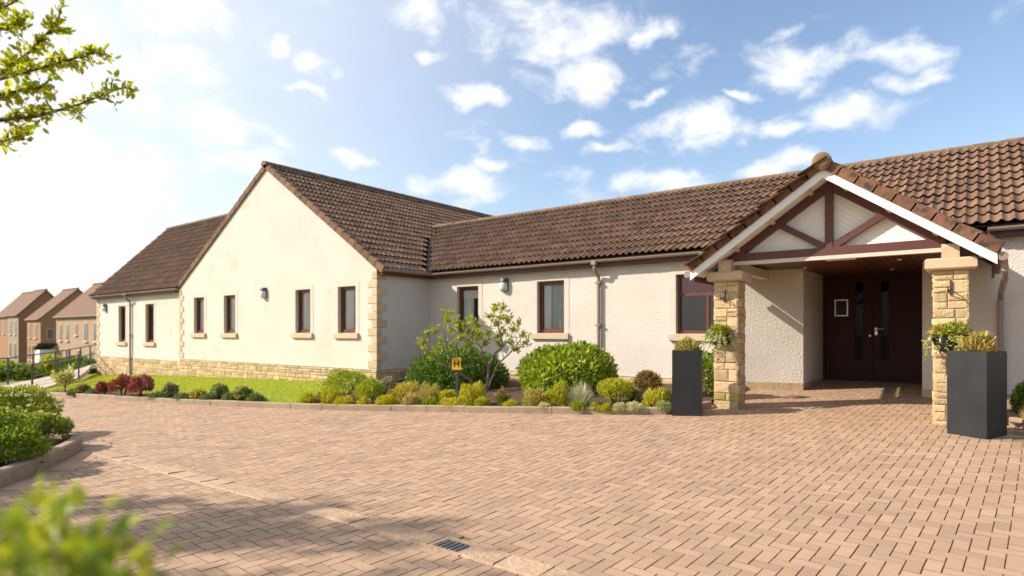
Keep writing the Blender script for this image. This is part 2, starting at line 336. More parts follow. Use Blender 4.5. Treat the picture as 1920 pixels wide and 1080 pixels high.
# ------------------------------------------------------------------ setting: ground sheets
def axis(near, far):
    a = np.arange(near[0], near[1] + 1e-6, 1.0); lo = near[0] - np.geomspace(2, near[0] - far[0], 26); hi = near[1] + np.geomspace(2, far[1] - near[1], 26)
    return np.concatenate([lo[::-1], a, hi])
def grid_sheet(name, xs, ys, zf, mat, keep=None, parent=None):
    X, Y = np.meshgrid(xs, ys); V = np.stack([X, Y, zf(X, Y)], -1).reshape(-1, 3); nx = len(xs)
    i, j = np.meshgrid(np.arange(nx - 1), np.arange(len(ys) - 1)); q = (j * nx + i).ravel()
    Fq = np.stack([q, q + 1, q + nx + 1, q + nx], -1)
    if keep is not None:
        c = V[Fq].mean(1); Fq = Fq[keep(c[:, 0], c[:, 1])]
    return np_mesh(name, V, Fq, mat, parent, smooth=True)
tag(grid_sheet('ground', axis((-40, 12), (-900, 900)), axis((-12, 34), (-900, 900)), lambda x, y: G(x, y) - 0.12, M['field']), kind='structure')

KX = np.array([-23.0, -21.2, -15.57, -13.32, -9.63, -6.92, -5.48, -3.95, -3.52]); KYv = np.array([5.18, 5.28, 5.72, 5.95, 6.53, 7.29, 7.70, 8.22, 8.43])
def kerb_y(x): return np.interp(x, KX, KYv)
ISL = np.array([(-5.6, -0.6), (-6.6, 0.55), (-7.77, 1.71), (-8.3, 2.12), (-8.8, 2.46), (-9.35, 2.80), (-9.62, 2.93), (-9.85, 2.98), (-10.15, 2.92), (-10.6, 2.70), (-11.6, 2.15), (-13.0, 1.4), (-15.0, 0.4)])
def smooth_poly(P, n):
    P = np.asarray(P, float)
    for _ in range(2):
        Q = np.empty((2 * len(P) - 2, 2)); Q[0::2] = 0.75 * P[:-1] + 0.25 * P[1:]; Q[1::2] = 0.25 * P[:-1] + 0.75 * P[1:]; P = np.vstack([P[:1], Q, P[-1:]])
    s = np.concatenate([[0], np.cumsum(np.linalg.norm(np.diff(P, axis=0), axis=1))]); t = np.linspace(0, s[-1], n)
    return np.stack([np.interp(t, s, P[:, 0]), np.interp(t, s, P[:, 1])], -1)
ISLS = smooth_poly(ISL, 120)
def in_poly(x, y, P):
    x = np.asarray(x, float); y = np.asarray(y, float); r = np.zeros(x.shape, bool); n = len(P)
    for i in range(n):
        (xa, ya), (xb, yb) = P[i], P[(i + 1) % n]
        c = ((ya > y) != (yb > y)) & (x < (xb - xa) * (y - ya) / (yb - ya + 1e-12) + xa); r ^= c
    return r
island_poly = np.vstack([ISLS, [(-16, -3), (-8, -6), (-4.5, -2)]])
def near_line(x, y, P, d):
    x = np.asarray(x, float); best = np.full(x.shape, 1e9)
    for i in range(len(P) - 1):
        a = P[i]; b = P[i + 1]; ab = b - a; t = np.clip(((x - a[0]) * ab[0] + (y - a[1]) * ab[1]) / (ab @ ab), 0, 1)
        best = np.minimum(best, np.hypot(x - a[0] - t * ab[0], y - a[1] - t * ab[1]))
    return best < d
def paved(x, y):
    p = (y < kerb_y(x) - 0.02) | ((x > -3.36) & (x < 0.34)) | ((x > -3.5) & (x < 0.34) & (y < 9.0))
    p &= ~((x >= 0.30) & (y > 9.30)); p &= (y < 13.25) & (x < 6) & (x > -27)
    p &= ~in_poly(x, y, island_poly)
    return p
paving = tag(grid_sheet('paving', np.arange(-27, 6.01, 0.3), np.arange(-5, 13.3, 0.3), lambda x, y: G(x, y) - 0.010, M['joint'], keep=lambda x, y: paved(x, y) | paved(x - 0.2, y - 0.25) | paved(x + 0.2, y - 0.25)), kind='structure')

# ------------------------------------------------------------------ block paving, herringbone
BW = 0.0905; PROT = RAD(-3.8); CHY = 3.0
def paver_local(l, w):
    a, b, c = l/2 - 0.0020, w/2 - 0.0020, 0.0022
    v = [(-a+c,-b+c,0),(a-c,-b+c,0),(a-c,b-c,0),(-a+c,b-c,0),(-a,-b,-0.004),(a,-b,-0.004),(a,b,-0.004),(-a,b,-0.004),(-a,-b,-0.03),(a,-b,-0.03),(a,b,-0.03),(-a,b,-0.03)]
    f = [(0,1,2,3)]
    for k in range(4):
        n = (k+1) % 4; f += [(4+k,4+n,n,k), (8+k,8+n,4+n,4+k)]
    return np.array(v), np.array(f)
def build_pavers():
    ix, iy = np.meshgrid(np.arange(-305, 80), np.arange(-60, 170)); ix = ix.ravel(); iy = iy.ravel()
    k = (ix - iy) % 4
    hx = (ix + 1) * BW; hyv = (iy + 0.5) * BW; vx = (ix + 0.5) * BW; vy = (iy + 1) * BW
    gx0 = np.concatenate([hx[k == 0], vx[k == 3]]); gy0 = np.concatenate([hyv[k == 0], vy[k == 3]]); cp, sn = math.cos(PROT), math.sin(PROT)
    cx = gx0*cp - gy0*sn; cy = gx0*sn + gy0*cp
    rot = np.concatenate([np.zeros((k == 0).sum()), np.ones((k == 3).sum())])
    f = cx * FW[0] + cy * FW[1]; px, py, _ = proj(cx, cy, G(cx, cy))
    ok = paved(cx, cy) & (f > 0.7) & (px > -1000) & (px < 3000) & (py < 3200)
    ok &= ~near_line(cx, cy, ISLS, 0.34) & ~((cx > -2.93) & (cx < -2.67) & (np.abs(cy - CHY) < 0.10))
    cx, cy, rot = cx[ok], cy[ok], rot[ok]
    f = cx * FW[0] + cy * FW[1]; px, py, _ = proj(cx, cy, G(cx, cy))
    vis = (px > 5) & (px < 1915) & (py < 1076) & ~((px < 270) & (py > 935)) & (np.abs(cy - CHY) > 0.2)
    order = np.argsort(np.where(vis, f, 1e6)); solo = order[:300]; rest = order[300:]
    e = 0.02
    def frames(i):
        x, y = cx[i], cy[i]; z = G(x, y) + rng.normal(0, 0.0011, len(i))
        gx = (G(x + e, y) - G(x - e, y)) / (2*e) + rng.normal(0, 0.006, len(i)); gy = (G(x, y + e) - G(x, y - e)) / (2*e) + rng.normal(0, 0.006, len(i))
        yaw = PROT + rot[i] * math.pi/2 + rng.normal(0, 0.006, len(i)); return x, y, z, gx, gy, yaw
    lv, lf = paver_local(2*BW, BW)
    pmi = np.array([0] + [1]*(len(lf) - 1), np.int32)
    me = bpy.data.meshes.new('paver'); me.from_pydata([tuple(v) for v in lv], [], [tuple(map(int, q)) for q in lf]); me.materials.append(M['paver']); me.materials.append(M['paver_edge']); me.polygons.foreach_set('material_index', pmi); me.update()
    for x, y, z, gx, gy, yaw in zip(*frames(solo)):
        o = bpy.data.objects.new('paver', me); col.objects.link(o)
        n = Vector((-gx, -gy, 1)).normalized(); u = Vector((math.cos(yaw), math.sin(yaw), 0)); u = (u - n * u.dot(n)).normalized(); w = n.cross(u)
        m = Matrix((u, w, n)).transposed().to_4x4(); m.translation = (x, y, z); o.matrix_basis = m
        o.parent = paving
    x, y, z, gx, gy, yaw = frames(rest); c, s = np.cos(yaw)[:, None], np.sin(yaw)[:, None]
    lx = lv[:, 0][None] * c - lv[:, 1][None] * s; ly = lv[:, 0][None] * s + lv[:, 1][None] * c
    V = np.stack([x[:, None] + lx, y[:, None] + ly, z[:, None] + lx * gx[:, None] + ly * gy[:, None] + lv[:, 2][None]], -1).reshape(-1, 3)
    Fq = (np.arange(len(rest))[:, None, None] * len(lv) + lf[None]).reshape(-1, 4)
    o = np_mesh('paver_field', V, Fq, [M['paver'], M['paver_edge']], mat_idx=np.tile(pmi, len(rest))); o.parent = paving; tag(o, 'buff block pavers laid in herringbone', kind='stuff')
build_pavers()

# channel of rough stones, drain, kerbs
def strip_stone(name, c0, c1, half, z_top, z_bot, mat, parent, nrm, rough=0.0, cham=0.012):
    """one stone between two stations of a line; nrm = sideways unit vectors at both"""
    (xa, ya), (xb, yb) = c0, c1; vs = []; 
    prof = [(-half, z_bot), (-half, z_top - cham), (-half + cham, z_top), (half - cham, z_top), (half, z_top - cham), (half, z_bot)]
    for (x, y), n in ((c0, nrm[0]), (c1, nrm[1])):
        g = Gf(x, y)
        for (o, z) in prof: vs.append((x + n[0]*o, y + n[1]*o, g + z + (random.uniform(-rough, rough) if z == z_top else 0)))
    k = len(prof); fs = [(i, i+1, k+i+1, k+i) for i in range(k-1)] + [tuple(range(k))[::-1], tuple(range(k, 2*k))]
    return mesh_obj(name, vs, fs, mat, parent)
chan = tag(empty('drainage_channel'), 'shallow channel of rough orange stones across the paving', kind='structure')
for (xa, xb) in ((-16.0, -2.955), (-2.645, 3.0)):
    x = xa
    while x < xb - 1e-4:
        l = random.uniform(0.26, 0.40)
        if xb - (x + l) < 0.18: l = xb - x
        strip_stone('channel_stone', (x + 0.004, CHY), (x + l - 0.004, CHY), 0.105, 0.009, -0.05, M['channel'], chan, ((0, 1), (0, 1)), 0.007); x += l
def line_stones(P, step, half, z_top, mat, parent, name='kerb_stone', z_bot=-0.15, gap=0.006, cham=0.014, sub=3):
    P = np.asarray(P, float); s = np.concatenate([[0], np.cumsum(np.linalg.norm(np.diff(P, axis=0), axis=1))]); t = 0.0
    at = lambda q: np.array([np.interp(q, s, P[:, 0]), np.interp(q, s, P[:, 1])])
    def nr(q):
        d = at(min(q + 0.05, s[-1])) - at(max(q - 0.05, 0)); d /= np.linalg.norm(d); return np.array([-d[1], d[0]])
    while t < s[-1] - 0.1:
        e = min(t + step * random.uniform(0.9, 1.1), s[-1]); prof = [(-half, z_bot), (-half, z_top - cham), (-half + cham, z_top), (half - cham, z_top), (half, z_top - cham), (half, z_bot)]
        vs = []; k = len(prof); st = np.linspace(t + gap/2, e - gap/2, sub + 1); dz = random.uniform(-0.004, 0.004); do = random.uniform(-0.004, 0.004)
        for q in st:
            p = at(q); n = nr(q); g = Gf(*p)
            for (o, z) in prof: vs.append((p[0] + n[0]*(o+do), p[1] + n[1]*(o+do), g + z + dz))
        fs = [(a*k+i, a*k+i+1, (a+1)*k+i+1, (a+1)*k+i) for a in range(sub) for i in range(k-1)] + [tuple(range(k))[::-1], tuple(range(sub*k, sub*k+k))]
        mesh_obj(name, vs, fs, mat, parent); t = e
kerb = tag(empty('kerb'), 'low concrete kerb along the front planting bed and lawn', kind='structure')
kp = np.array([(x_, kerb_y(x_)) for x_ in np.linspace(-22.6, -3.62, 80)] + [(-3.50, 8.52), (-3.34, 8.80), (-3.24, 9.12)])
line_stones(kp, 0.75, 0.055, 0.10, M['kerb'], kerb)
kerb2 = tag(empty('kerb'), 'tall curved concrete kerb round the island bed of shrubs', kind='structure')
line_stones(ISLS, 0.95, 0.07, 0.17, M['kerb'], kerb2, cham=0.02, sub=5)
kerb3 = tag(empty('kerb'), 'short kerb by the bed beyond the larger planter', kind='structure')
line_stones([(0.32, 11.1), (0.32, 9.5), (0.36, 9.36), (0.5, 9.32), (4.0, 9.32)], 0.7, 0.055, 0.10, M['kerb'], kerb3)
# slabs that follow the island kerb
edge = tag(empty('edging_band'), 'smooth paved band curving along the island kerb', kind='structure')
def offset_line(P, d):
    T = np.gradient(P, axis=0); T /= np.linalg.norm(T, axis=1)[:, None]; return P + np.stack([T[:, 1], -T[:, 0]], -1) * d
line_stones(offset_line(ISLS, 0.235), 0.42, 0.155, 0.003, M['paver'], edge, 'edging_slab', -0.04, 0.004, 0.004, 3)

# lawn, beds
def behind_kerb(x, y): return y > kerb_y(x) + 0.02
def lawn_keep(x, y):
    edge_r = np.interp(y, [6.4, 9.6], [-9.95, -11.2])
    return behind_kerb(x, y) & (x < edge_r) & (y < 9.75) & ((x > -21.35) | (y > np.interp(x, [-29.6, -27.5, -24.2, -21.35], [9.5, 8.75, 7.35, 5.35]) + 0.05))
ys = np.arange(5.0, 11.4, 0.12)
tag(grid_sheet('lawn', np.arange(-30, -9.8, 0.15), ys, lambda x, y: G(x, y) + 0.055 + 0 * x, M['lawn'], keep=lawn_keep), kind='structure')
def bed_keep(x, y): 
    edge_r = np.interp(y, [6.4, 9.6], [-9.95, -11.2])
    return behind_kerb(x, y) & (x > edge_r - 0.12) & ((x < -3.3) | (y < 0)) & (y < 11.3)
def soil_z(x, y): return G(x, y) + 0.06 + 0.018*np.sin(x*7.1+y*3)*np.sin(y*8.3-x*2)
tag(grid_sheet('flower_bed', np.arange(-11.5, -3.2, 0.1), ys, soil_z, M['soil'], keep=bed_keep), kind='structure')
def strip_keep(x, y): return behind_kerb(x, y) & (y < kerb_y(x) + 0.62 + 0.12*np.sin(x*1.7) - 0.6*sstep((x + 12.2)/1.2)) & (x > -20.6) & (x < -11.0)
tag(grid_sheet('flower_bed', np.arange(-21, -10.9, 0.1), np.arange(5.2, 7.6, 0.08), lambda x, y: soil_z(x, y) + 0.012, M['soil'], keep=strip_keep), kind='structure')
tag(grid_sheet('flower_bed', np.arange(-16, -4, 0.2), np.arange(-6, 3.5, 0.2), lambda x, y: soil_z(x, y) + 0.05, M['soil'], keep=lambda x, y: in_poly(x, y, island_poly)), kind='structure')
tag(grid_sheet('flower_bed', np.arange(0.3, 5, 0.15), np.arange(9.3, 11.3, 0.1), lambda x, y: soil_z(x, y), M['soil'], keep=lambda x, y: (x > 0.33) & (y > 9.34)), kind='structure')
def blades(name, P, h, r, mat, lean=0.5, kind=None, label=None):
    n = len(P); a = rng.uniform(0, 2*math.pi, n); hh = h * rng.uniform(0.6, 1.3, n); d = np.stack([np.cos(a), np.sin(a), np.zeros(n)], -1)
    q = np.stack([-d[:, 1], d[:, 0], np.zeros(n)], -1) * r; tip = P + d * (hh * lean * rng.uniform(0, 1, n))[:, None] + np.array([0, 0, 1]) * hh[:, None]
    V = np.stack([P - q, P + q, tip], 1).reshape(-1, 3); o = np_mesh(name, V, np.arange(3*n).reshape(-1, 3), mat); return tag(o, label, None, None, kind)
gx = rng.uniform(-29, -9.9, 60000); gy = rng.uniform(5.3, 9.6, 60000); kk = lawn_keep(gx, gy) & ~strip_keep(gx, gy); gx, gy = gx[kk], gy[kk]
tag(blades('grass', np.stack([gx, gy, G(gx, gy) + 0.05], -1), 0.045, 0.006, LF['lime'], kind='stuff', label='short mown lawn grass in front of the gable'), cat='grass')

# ramp path with two railings
RR = np.array([(-20.9, 5.02), (-21.35, 5.35), (-24.2, 7.35), (-27.5, 8.75), (-29.6, 9.5), (-31.2, 13.0)]); RLf = np.array([(-23.6, 4.6), (-24.2, 5.25), (-27.1, 7.75), (-30.2, 9.6), (-32.0, 10.8), (-33.8, 14.0)])
RZ = [-0.235, -0.245, -0.10, 0.02, 0.08, 0.12]
mb = MB()
for i in range(5):
    a, b, c, d = RR[i], RR[i+1], RLf[i+1], RLf[i]; z0, z1 = RZ[i], RZ[i+1]
    mb.add([(*a, z0), (*b, z1), (*c, z1), (*d, z0), (*a, z0-0.16), (*b, z1-0.16), (*c, z1-0.16), (*d, z0-0.16)], [(0,1,2,3),(7,6,5,4),(4,5,1,0),(6,7,3,2)] + ([(0,3,7,4)] if i == 0 else []) + ([(1,5,6,2)] if i == 4 else []))
tag(mb.build('path', M['path']), 'pale concrete ramp rising past the left end of the building', kind='structure')
def railing(P, Z, label, hgt):
    root = tag(empty('railing', (*P[0], Z[0])), label, 'railing', 'railings beside the ramp'); P = np.asarray(P)
    s = np.concatenate([[0], np.cumsum(np.linalg.norm(np.diff(P, axis=0), axis=1))]); n = max(2, int(s[-1] / 1.35) + 1); q = np.linspace(0, s[-1], n)
    X, Y, Zq = np.interp(q, s, P[:, 0]), np.interp(q, s, P[:, 1]), np.interp(q, s, Z)
    for x, y, z in zip(X, Y, Zq): MB().tube([(x, y, z - 0.02), (x, y, z + hgt)], 0.026, 6).build('post', M['rail'], root)
    for h in (hgt, hgt * 0.55): MB().tube([(x, y, z + h) for x, y, z in zip(X, Y, Zq)], 0.024, 6).build('rail', M['rail'], root)
railing(RR[1:3] + np.array([0.0, 0.06]), RZ[1:3], 'dark metal handrail between the ramp and the lawn', 0.78)
railing(RLf + np.array([0.05, 0.0]), RZ, 'dark metal handrail on the far side of the ramp', 0.85)

# ------------------------------------------------------------------ the care home
home = tag(empty('care_home', (-12, 13, 0.2)), 'long single-storey cream rendered building with brown tiled roofs, big gable and timbered entrance porch', 'building')
YG, YM, YL, XC, XD, XE = 9.46, 11.2, 9.60, -11.29, -21.40, -29.20
ZT, ZP = 2.93, 0.56
EAVE = 2.97
def wall_front(mb, Y, x0, x1, z0, z1, ops, depth=0.15):
    """wall facing -Y with real openings and reveals"""
    xs = sorted({x0, x1, *[o[0] for o in ops], *[o[1] for o in ops]}); zs = sorted({z0, z1, *[o[2] for o in ops], *[o[3] for o in ops]})
    for a, b in zip(xs[:-1], xs[1:]):
        for c, d in zip(zs[:-1], zs[1:]):
            mx, mz = (a+b)/2, (c+d)/2
            if any(o[0] < mx < o[1] and o[2] < mz < o[3] for o in ops): continue
            mb.add([(a, Y, c), (b, Y, c), (b, Y, d), (a, Y, d)], [(0, 1, 2, 3)])
    for (a, b, c, d) in ops:
        e = Y + depth
        mb.add([(a, Y, c), (a, Y, d), (a, e, d), (a, e, c)], [(0, 1, 2, 3)]); mb.add([(b, Y, c), (b, e, c), (b, e, d), (b, Y, d)], [(0, 1, 2, 3)])
        mb.add([(a, Y, d), (b, Y, d), (b, e, d), (a, e, d)], [(0, 1, 2, 3)]); mb.add([(a, Y, c), (a, e, c), (b, e, c), (b, Y, c)], [(0, 1, 2, 3)])
WG = [(-20.38, -19.70, 1.42, 2.58), (-18.44, -17.76, 1.42, 2.58), (-14.62, -13.94, 1.43, 2.59), (-12.77, -12.07, 1.43, 2.59)]
WL = [(-26.95, -26.28, 1.07, 2.48), (-24.46, -23.74, 1.08, 2.49)]
WM = [(-10.32, -9.62, 1.42, 2.58), (-7.88, -7.16, 1.43, 2.59), (-4.62, -3.66, 1.42, 2.56)]
XA, ZA = -16.05, 6.20          # gable ridge
mb = MB(); wall_front(mb, YG, XD, XC, ZP, ZT, WG); mb.add([(XD, YG, ZT), (XC, YG, ZT), (XA, YG, ZA - 0.07)], [(0, 1, 2)])
mb.add([(XD, YG, ZP), (XD, YG, ZT), (XD, YL + 0.3, ZT), (XD, YL + 0.3, ZP)], [(0, 1, 2, 3)])
mb.add([(XD, YG, ZP), (XC, YG, ZP), (XC, YG + 0.3, ZP), (XD, YG + 0.3, ZP)], [(3, 2, 1, 0)])
mb.build('gable_wall', M['render'], home)
mb = MB(); mb.add([(XC, YG, ZP), (XC, YM, ZP), (XC, YM, ZT), (XC, YG, ZT)], [(0, 1, 2, 3)]); mb.build('return_wall', M['render'], home)
mb = MB(); wall_front(mb, YL, XE, XD, ZP - 0.09, ZT, WL); mb.add([(XE, YL, -0.9), (XE, YL, ZT), (XE, 15.4, ZT), (XE, 15.4, -0.9)], [(0, 1, 2, 3)])
mb.add([(XE, YL, ZT), (XE, 12.5, 6.10), (XE, 15.4, ZT)], [(0, 1, 2)]); mb.build('left_wing_wall', M['render'], home)
# entrance: splayed side walls and door recess
XSL, XSR, YS, YD = -2.42, -0.70, 11.48, 13.2
mb = MB(); wall_front(mb, YM, XC, -3.34, ZP, ZT, WM)
for (p, q) in (((-3.34, YM), (XSL, YS)), ((XSL, YS), (XSL, YD)), ((XSR, YD), (XSR, YS)), ((XSR, YS), (0.20, YM)), ((0.20, YM), (7.0, YM))):
    mb.add([(*p, ZP), (*q, ZP), (*q, ZT), (*p, ZT)], [(0, 1, 2, 3)])
mb.add([(XSL, YD, 2.57), (XSR, YD, 2.57), (XSR, YD, ZT), (XSL, YD, ZT)], [(0, 1, 2, 3)])
mb.build('main_wall', M['render'], home)
mb = MB()   # plain rear and end walls
mb.add([(7, YM, 0), (7, 16.8, 0), (7, 16.8, ZT), (7, YM, ZT)], [(0,1,2,3)]); mb.add([(7, 16.8, 0), (XC, 16.8, 0), (XC, 16.8, ZT), (7, 16.8, ZT)], [(0,1,2,3)])
mb.add([(7, YM, ZT), (7, 16.8, ZT), (7, 13.93, 4.70)], [(0,1,2)])
mb.add([(XC, 16.8, 0), (XC, 24, 0), (XC, 24, ZT), (XC, 16.8, ZT)], [(0,1,2,3)]); mb.add([(XC, 24, 0), (XD, 24, 0), (XD, 24, ZT), (XA, 24, ZA-.07), (XC, 24, ZT)], [(0,1,2,3,4)])
mb.add([(XD, 24, 0), (XD, 15.4, 0), (XD, 15.4, ZT), (XD, 24, ZT)], [(0,1,2,3)]); mb.add([(XD, 15.4, -.5), (XE, 15.4, -.9), (XE, 15.4, ZT), (XD, 15.4, ZT)], [(0,1,2,3)])
mb.build('rear_wall', M['render'], home)

# stone plinth: coursed rubble, every stone a piece
def split_stones(u0, u1, z0, z1, hmin, hmax, wmin, wmax, r):
    """random coursed rubble: list of (u0,u1,z0,z1)"""
    out = []; z = z0
    while z < z1 - 1e-4:
        h = r.uniform(hmin, hmax)
        if z1 - (z + h) < hmin * 0.8: h = z1 - z
        u = u0
        while u < u1 - 1e-4:
            w = r.uniform(wmin, wmax)
            if u1 - (u + w) < wmin * 0.8: w = u1 - u
            if h > 1.45 * hmin and r.random() < 0.45:
                k = r.uniform(0.4, 0.6); out += [(u, u + w, z, z + h*k), (u, u + w, z + h*k, z + h)]
            else: out.append((u, u + w, z, z + h))
            u += w
        z += h
    return out
def stone_mesh(name, plane, c, s, sign, parent, mat, base, pr, r, gap=0.006):
    """stone with an uneven pitched face. plane 'Y': face at y=base looking -Y; plane 'X': face at x=base looking sign*X"""
    u0, u1, z0, z1 = s; u0 += gap; u1 -= gap; z0 += gap; z1 -= gap
    if u1 - u0 < 0.02 or z1 - z0 < 0.015: return None
    i = min(0.012, (u1-u0)*0.2, (z1-z0)*0.25); j = lambda: r.uniform(-0.35, 0.35) * i
    d = pr * r.uniform(0.6, 1.3); dm = d + r.uniform(0.0, 0.008)
    ring = [(u0, z0), (u1, z0), (u1, z1), (u0, z1)]
    inn = [(u0+i+j(), z0+i+j()), (u1-i+j(), z0+i+j()), (u1-i+j(), z1-i+j()), (u0+i+j(), z1-i+j())]
    mu, mz = (u0+u1)/2 + j(), (z0+z1)/2 + j()
    pts = [(u, z, -0.03) for u, z in ring] + [(u, z, d*0.55) for u, z in ring] + [(u, z, d + r.uniform(-.003, .003)) for u, z in inn] + [(mu, mz, dm)]
    fs = []
    for k in range(4):
        n = (k+1) % 4; fs += [(k, n, 4+n, 4+k), (4+k, 4+n, 8+n, 8+k), (8+k, 8+n, 12)]
    if plane == 'Y': V = [(u, base - o, z) for u, z, o in pts]
    else:
        V = [(base + sign*o, u, z) for u, z, o in pts]
        if sign < 0: fs = [f[::-1] for f in fs]
    return (V, fs)
rs = random.Random(11)
plinth = mesh_obj('plinth', [], [], M['mortar'], home)
pm = MB()
pm.box(XD, XC, YG + 0.004, YG + 0.3, -0.9, ZP - 0.002); pm.box(XC - 0.3, XC - 0.004, YG + 0.31, YM + 0.25, -0.4, ZP - 0.002)
pm.box(XE + 0.004, XD - 0.002, YL + 0.004, YL + 0.3, -1.2, ZP - 0.092); pm.box(XC + 0.01, -3.35, YM + 0.004, YM + 0.3, -0.3, ZP - 0.002)
pm.box(0.21, 7, YM + 0.004, YM + 0.3, -0.3, ZP - 0.002)
me = plinth.data; me.from_pydata(pm.v, [], pm.f); me.update()
def put_stone(vf, name, mat, parent):
    if vf: mesh_obj(name, vf[0], vf[1], mat, parent)
rest = MB(); n_st = 0
for s in split_stones(XD, XC, -0.22, ZP - 0.012, 0.075, 0.16, 0.13, 0.40, rs):
    if s[3] < Gf((s[0]+s[1])/2, YG) + 0.02: continue
    put_stone(stone_mesh('stone', 'Y', None, s, -1, plinth, None, YG, 0.012, rs), 'stone', M['stone'], plinth); n_st += 1
for s in split_stones(XE, XD, -0.46, ZP - 0.10, 0.085, 0.2, 0.18, 0.55, rs):
    if s[3] < Gf((s[0]+s[1])/2, YL) + 0.02: continue
    vf = stone_mesh('stone', 'Y', None, s, -1, plinth, None, YL, 0.012, rs)
    if vf: rest.add(*vf)
for s in split_stones(YG + 0.02, YM, 0.1, ZP - 0.012, 0.10, 0.16, 0.3, 0.6, rs):
    vf = stone_mesh('stone', 'X', None, s, 1, plinth, None, XC, 0.012, rs)
    if vf: rest.add(*vf)
for (xa, xb) in ((XC, -3.35), (0.21, 6.9)):
    for s in split_stones(xa, xb, 0.15, ZP - 0.012, 0.11, 0.16, 0.3, 0.7, rs):
        vf = stone_mesh('stone', 'Y', None, s, -1, plinth, None, YM, 0.010, rs)
        if vf: rest.add(*vf)
o = rest.build('plinth_stones', M['stone'], plinth); tag(o, 'further courses of the sandstone plinth', kind='stuff')
# plinth blocks of the splayed entrance walls
for (p, q) in (((-3.34, YM), (XSL, YS)), ((XSL, YS), (XSL, YD)), ((XSR, YD), (XSR, YS)), ((XSR, YS), (0.20, YM))):
    p = np.array(p); q = np.array(q); l = np.linalg.norm(q - p); d = (q - p) / l; nn = np.array([d[1], -d[0]]); k = max(1, round(l / 0.42))
    for i in range(k):
        a = p + d * (l*i/k + 0.003); b = p + d * (l*(i+1)/k - 0.003); c = (a + b) / 2 - nn * 0.05
        MB().obox((*c, ZP/2 + 0.1), (*d, 0), (*nn, 0), (0, 0, 1), np.linalg.norm(b - a), 0.116, ZP - 0.204).build('plinth_block', M['stone'], home)
# bellcast drip at the foot of the render
mb = MB(); mb.box(XD, XC + 0.016, YG - 0.016, YG - 0.001, ZP - 0.004, ZP + 0.02); mb.box(XE, XD - 0.001, YL - 0.016, YL - 0.001, ZP - 0.094, ZP - 0.07); mb.box(XC + 0.03, -3.36, YM - 0.016, YM - 0.001, ZP - 0.004, ZP + 0.02)
mb.box(XC + 0.001, XC + 0.016, YG + 0.001, YM - 0.02, ZP - 0.004, ZP + 0.02); mb.build('render_drip', M['render'], home)

# quoins: alternating long and short corner blocks
def quoins(x, y, sx, z0, z1, name='quoin'):
    n = int(round((z1 - z0) / 0.192)); h = (z1 - z0) / n
    for i in range(n):
        a, b = (0.30, 0.13) if i % 2 == 0 else (0.15, 0.30)
        x0, x1 = (x - a, x + 0.018) if sx > 0 else (x - 0.018, x + a)
        MB().cbox(x0, x1, y - 0.018, y + b, z0 + i*h + 0.004, z0 + (i+1)*h - 0.004, 0.008).build(name, M['stone_q'], home)
M['stone_q'] = surf('dressed_sandstone', (0.58, 0.46, 0.30), (0.50, 0.38, 0.235), 7, 0.88, 0.3, 70, island=0.10)
quoins(XC, YG, 1, ZP + 0.03, ZT - 0.03); quoins(XD, YG, -1, ZP + 0.03, ZT - 0.05); quoins(XE, YL, -1, ZP - 0.06, ZT - 0.05)

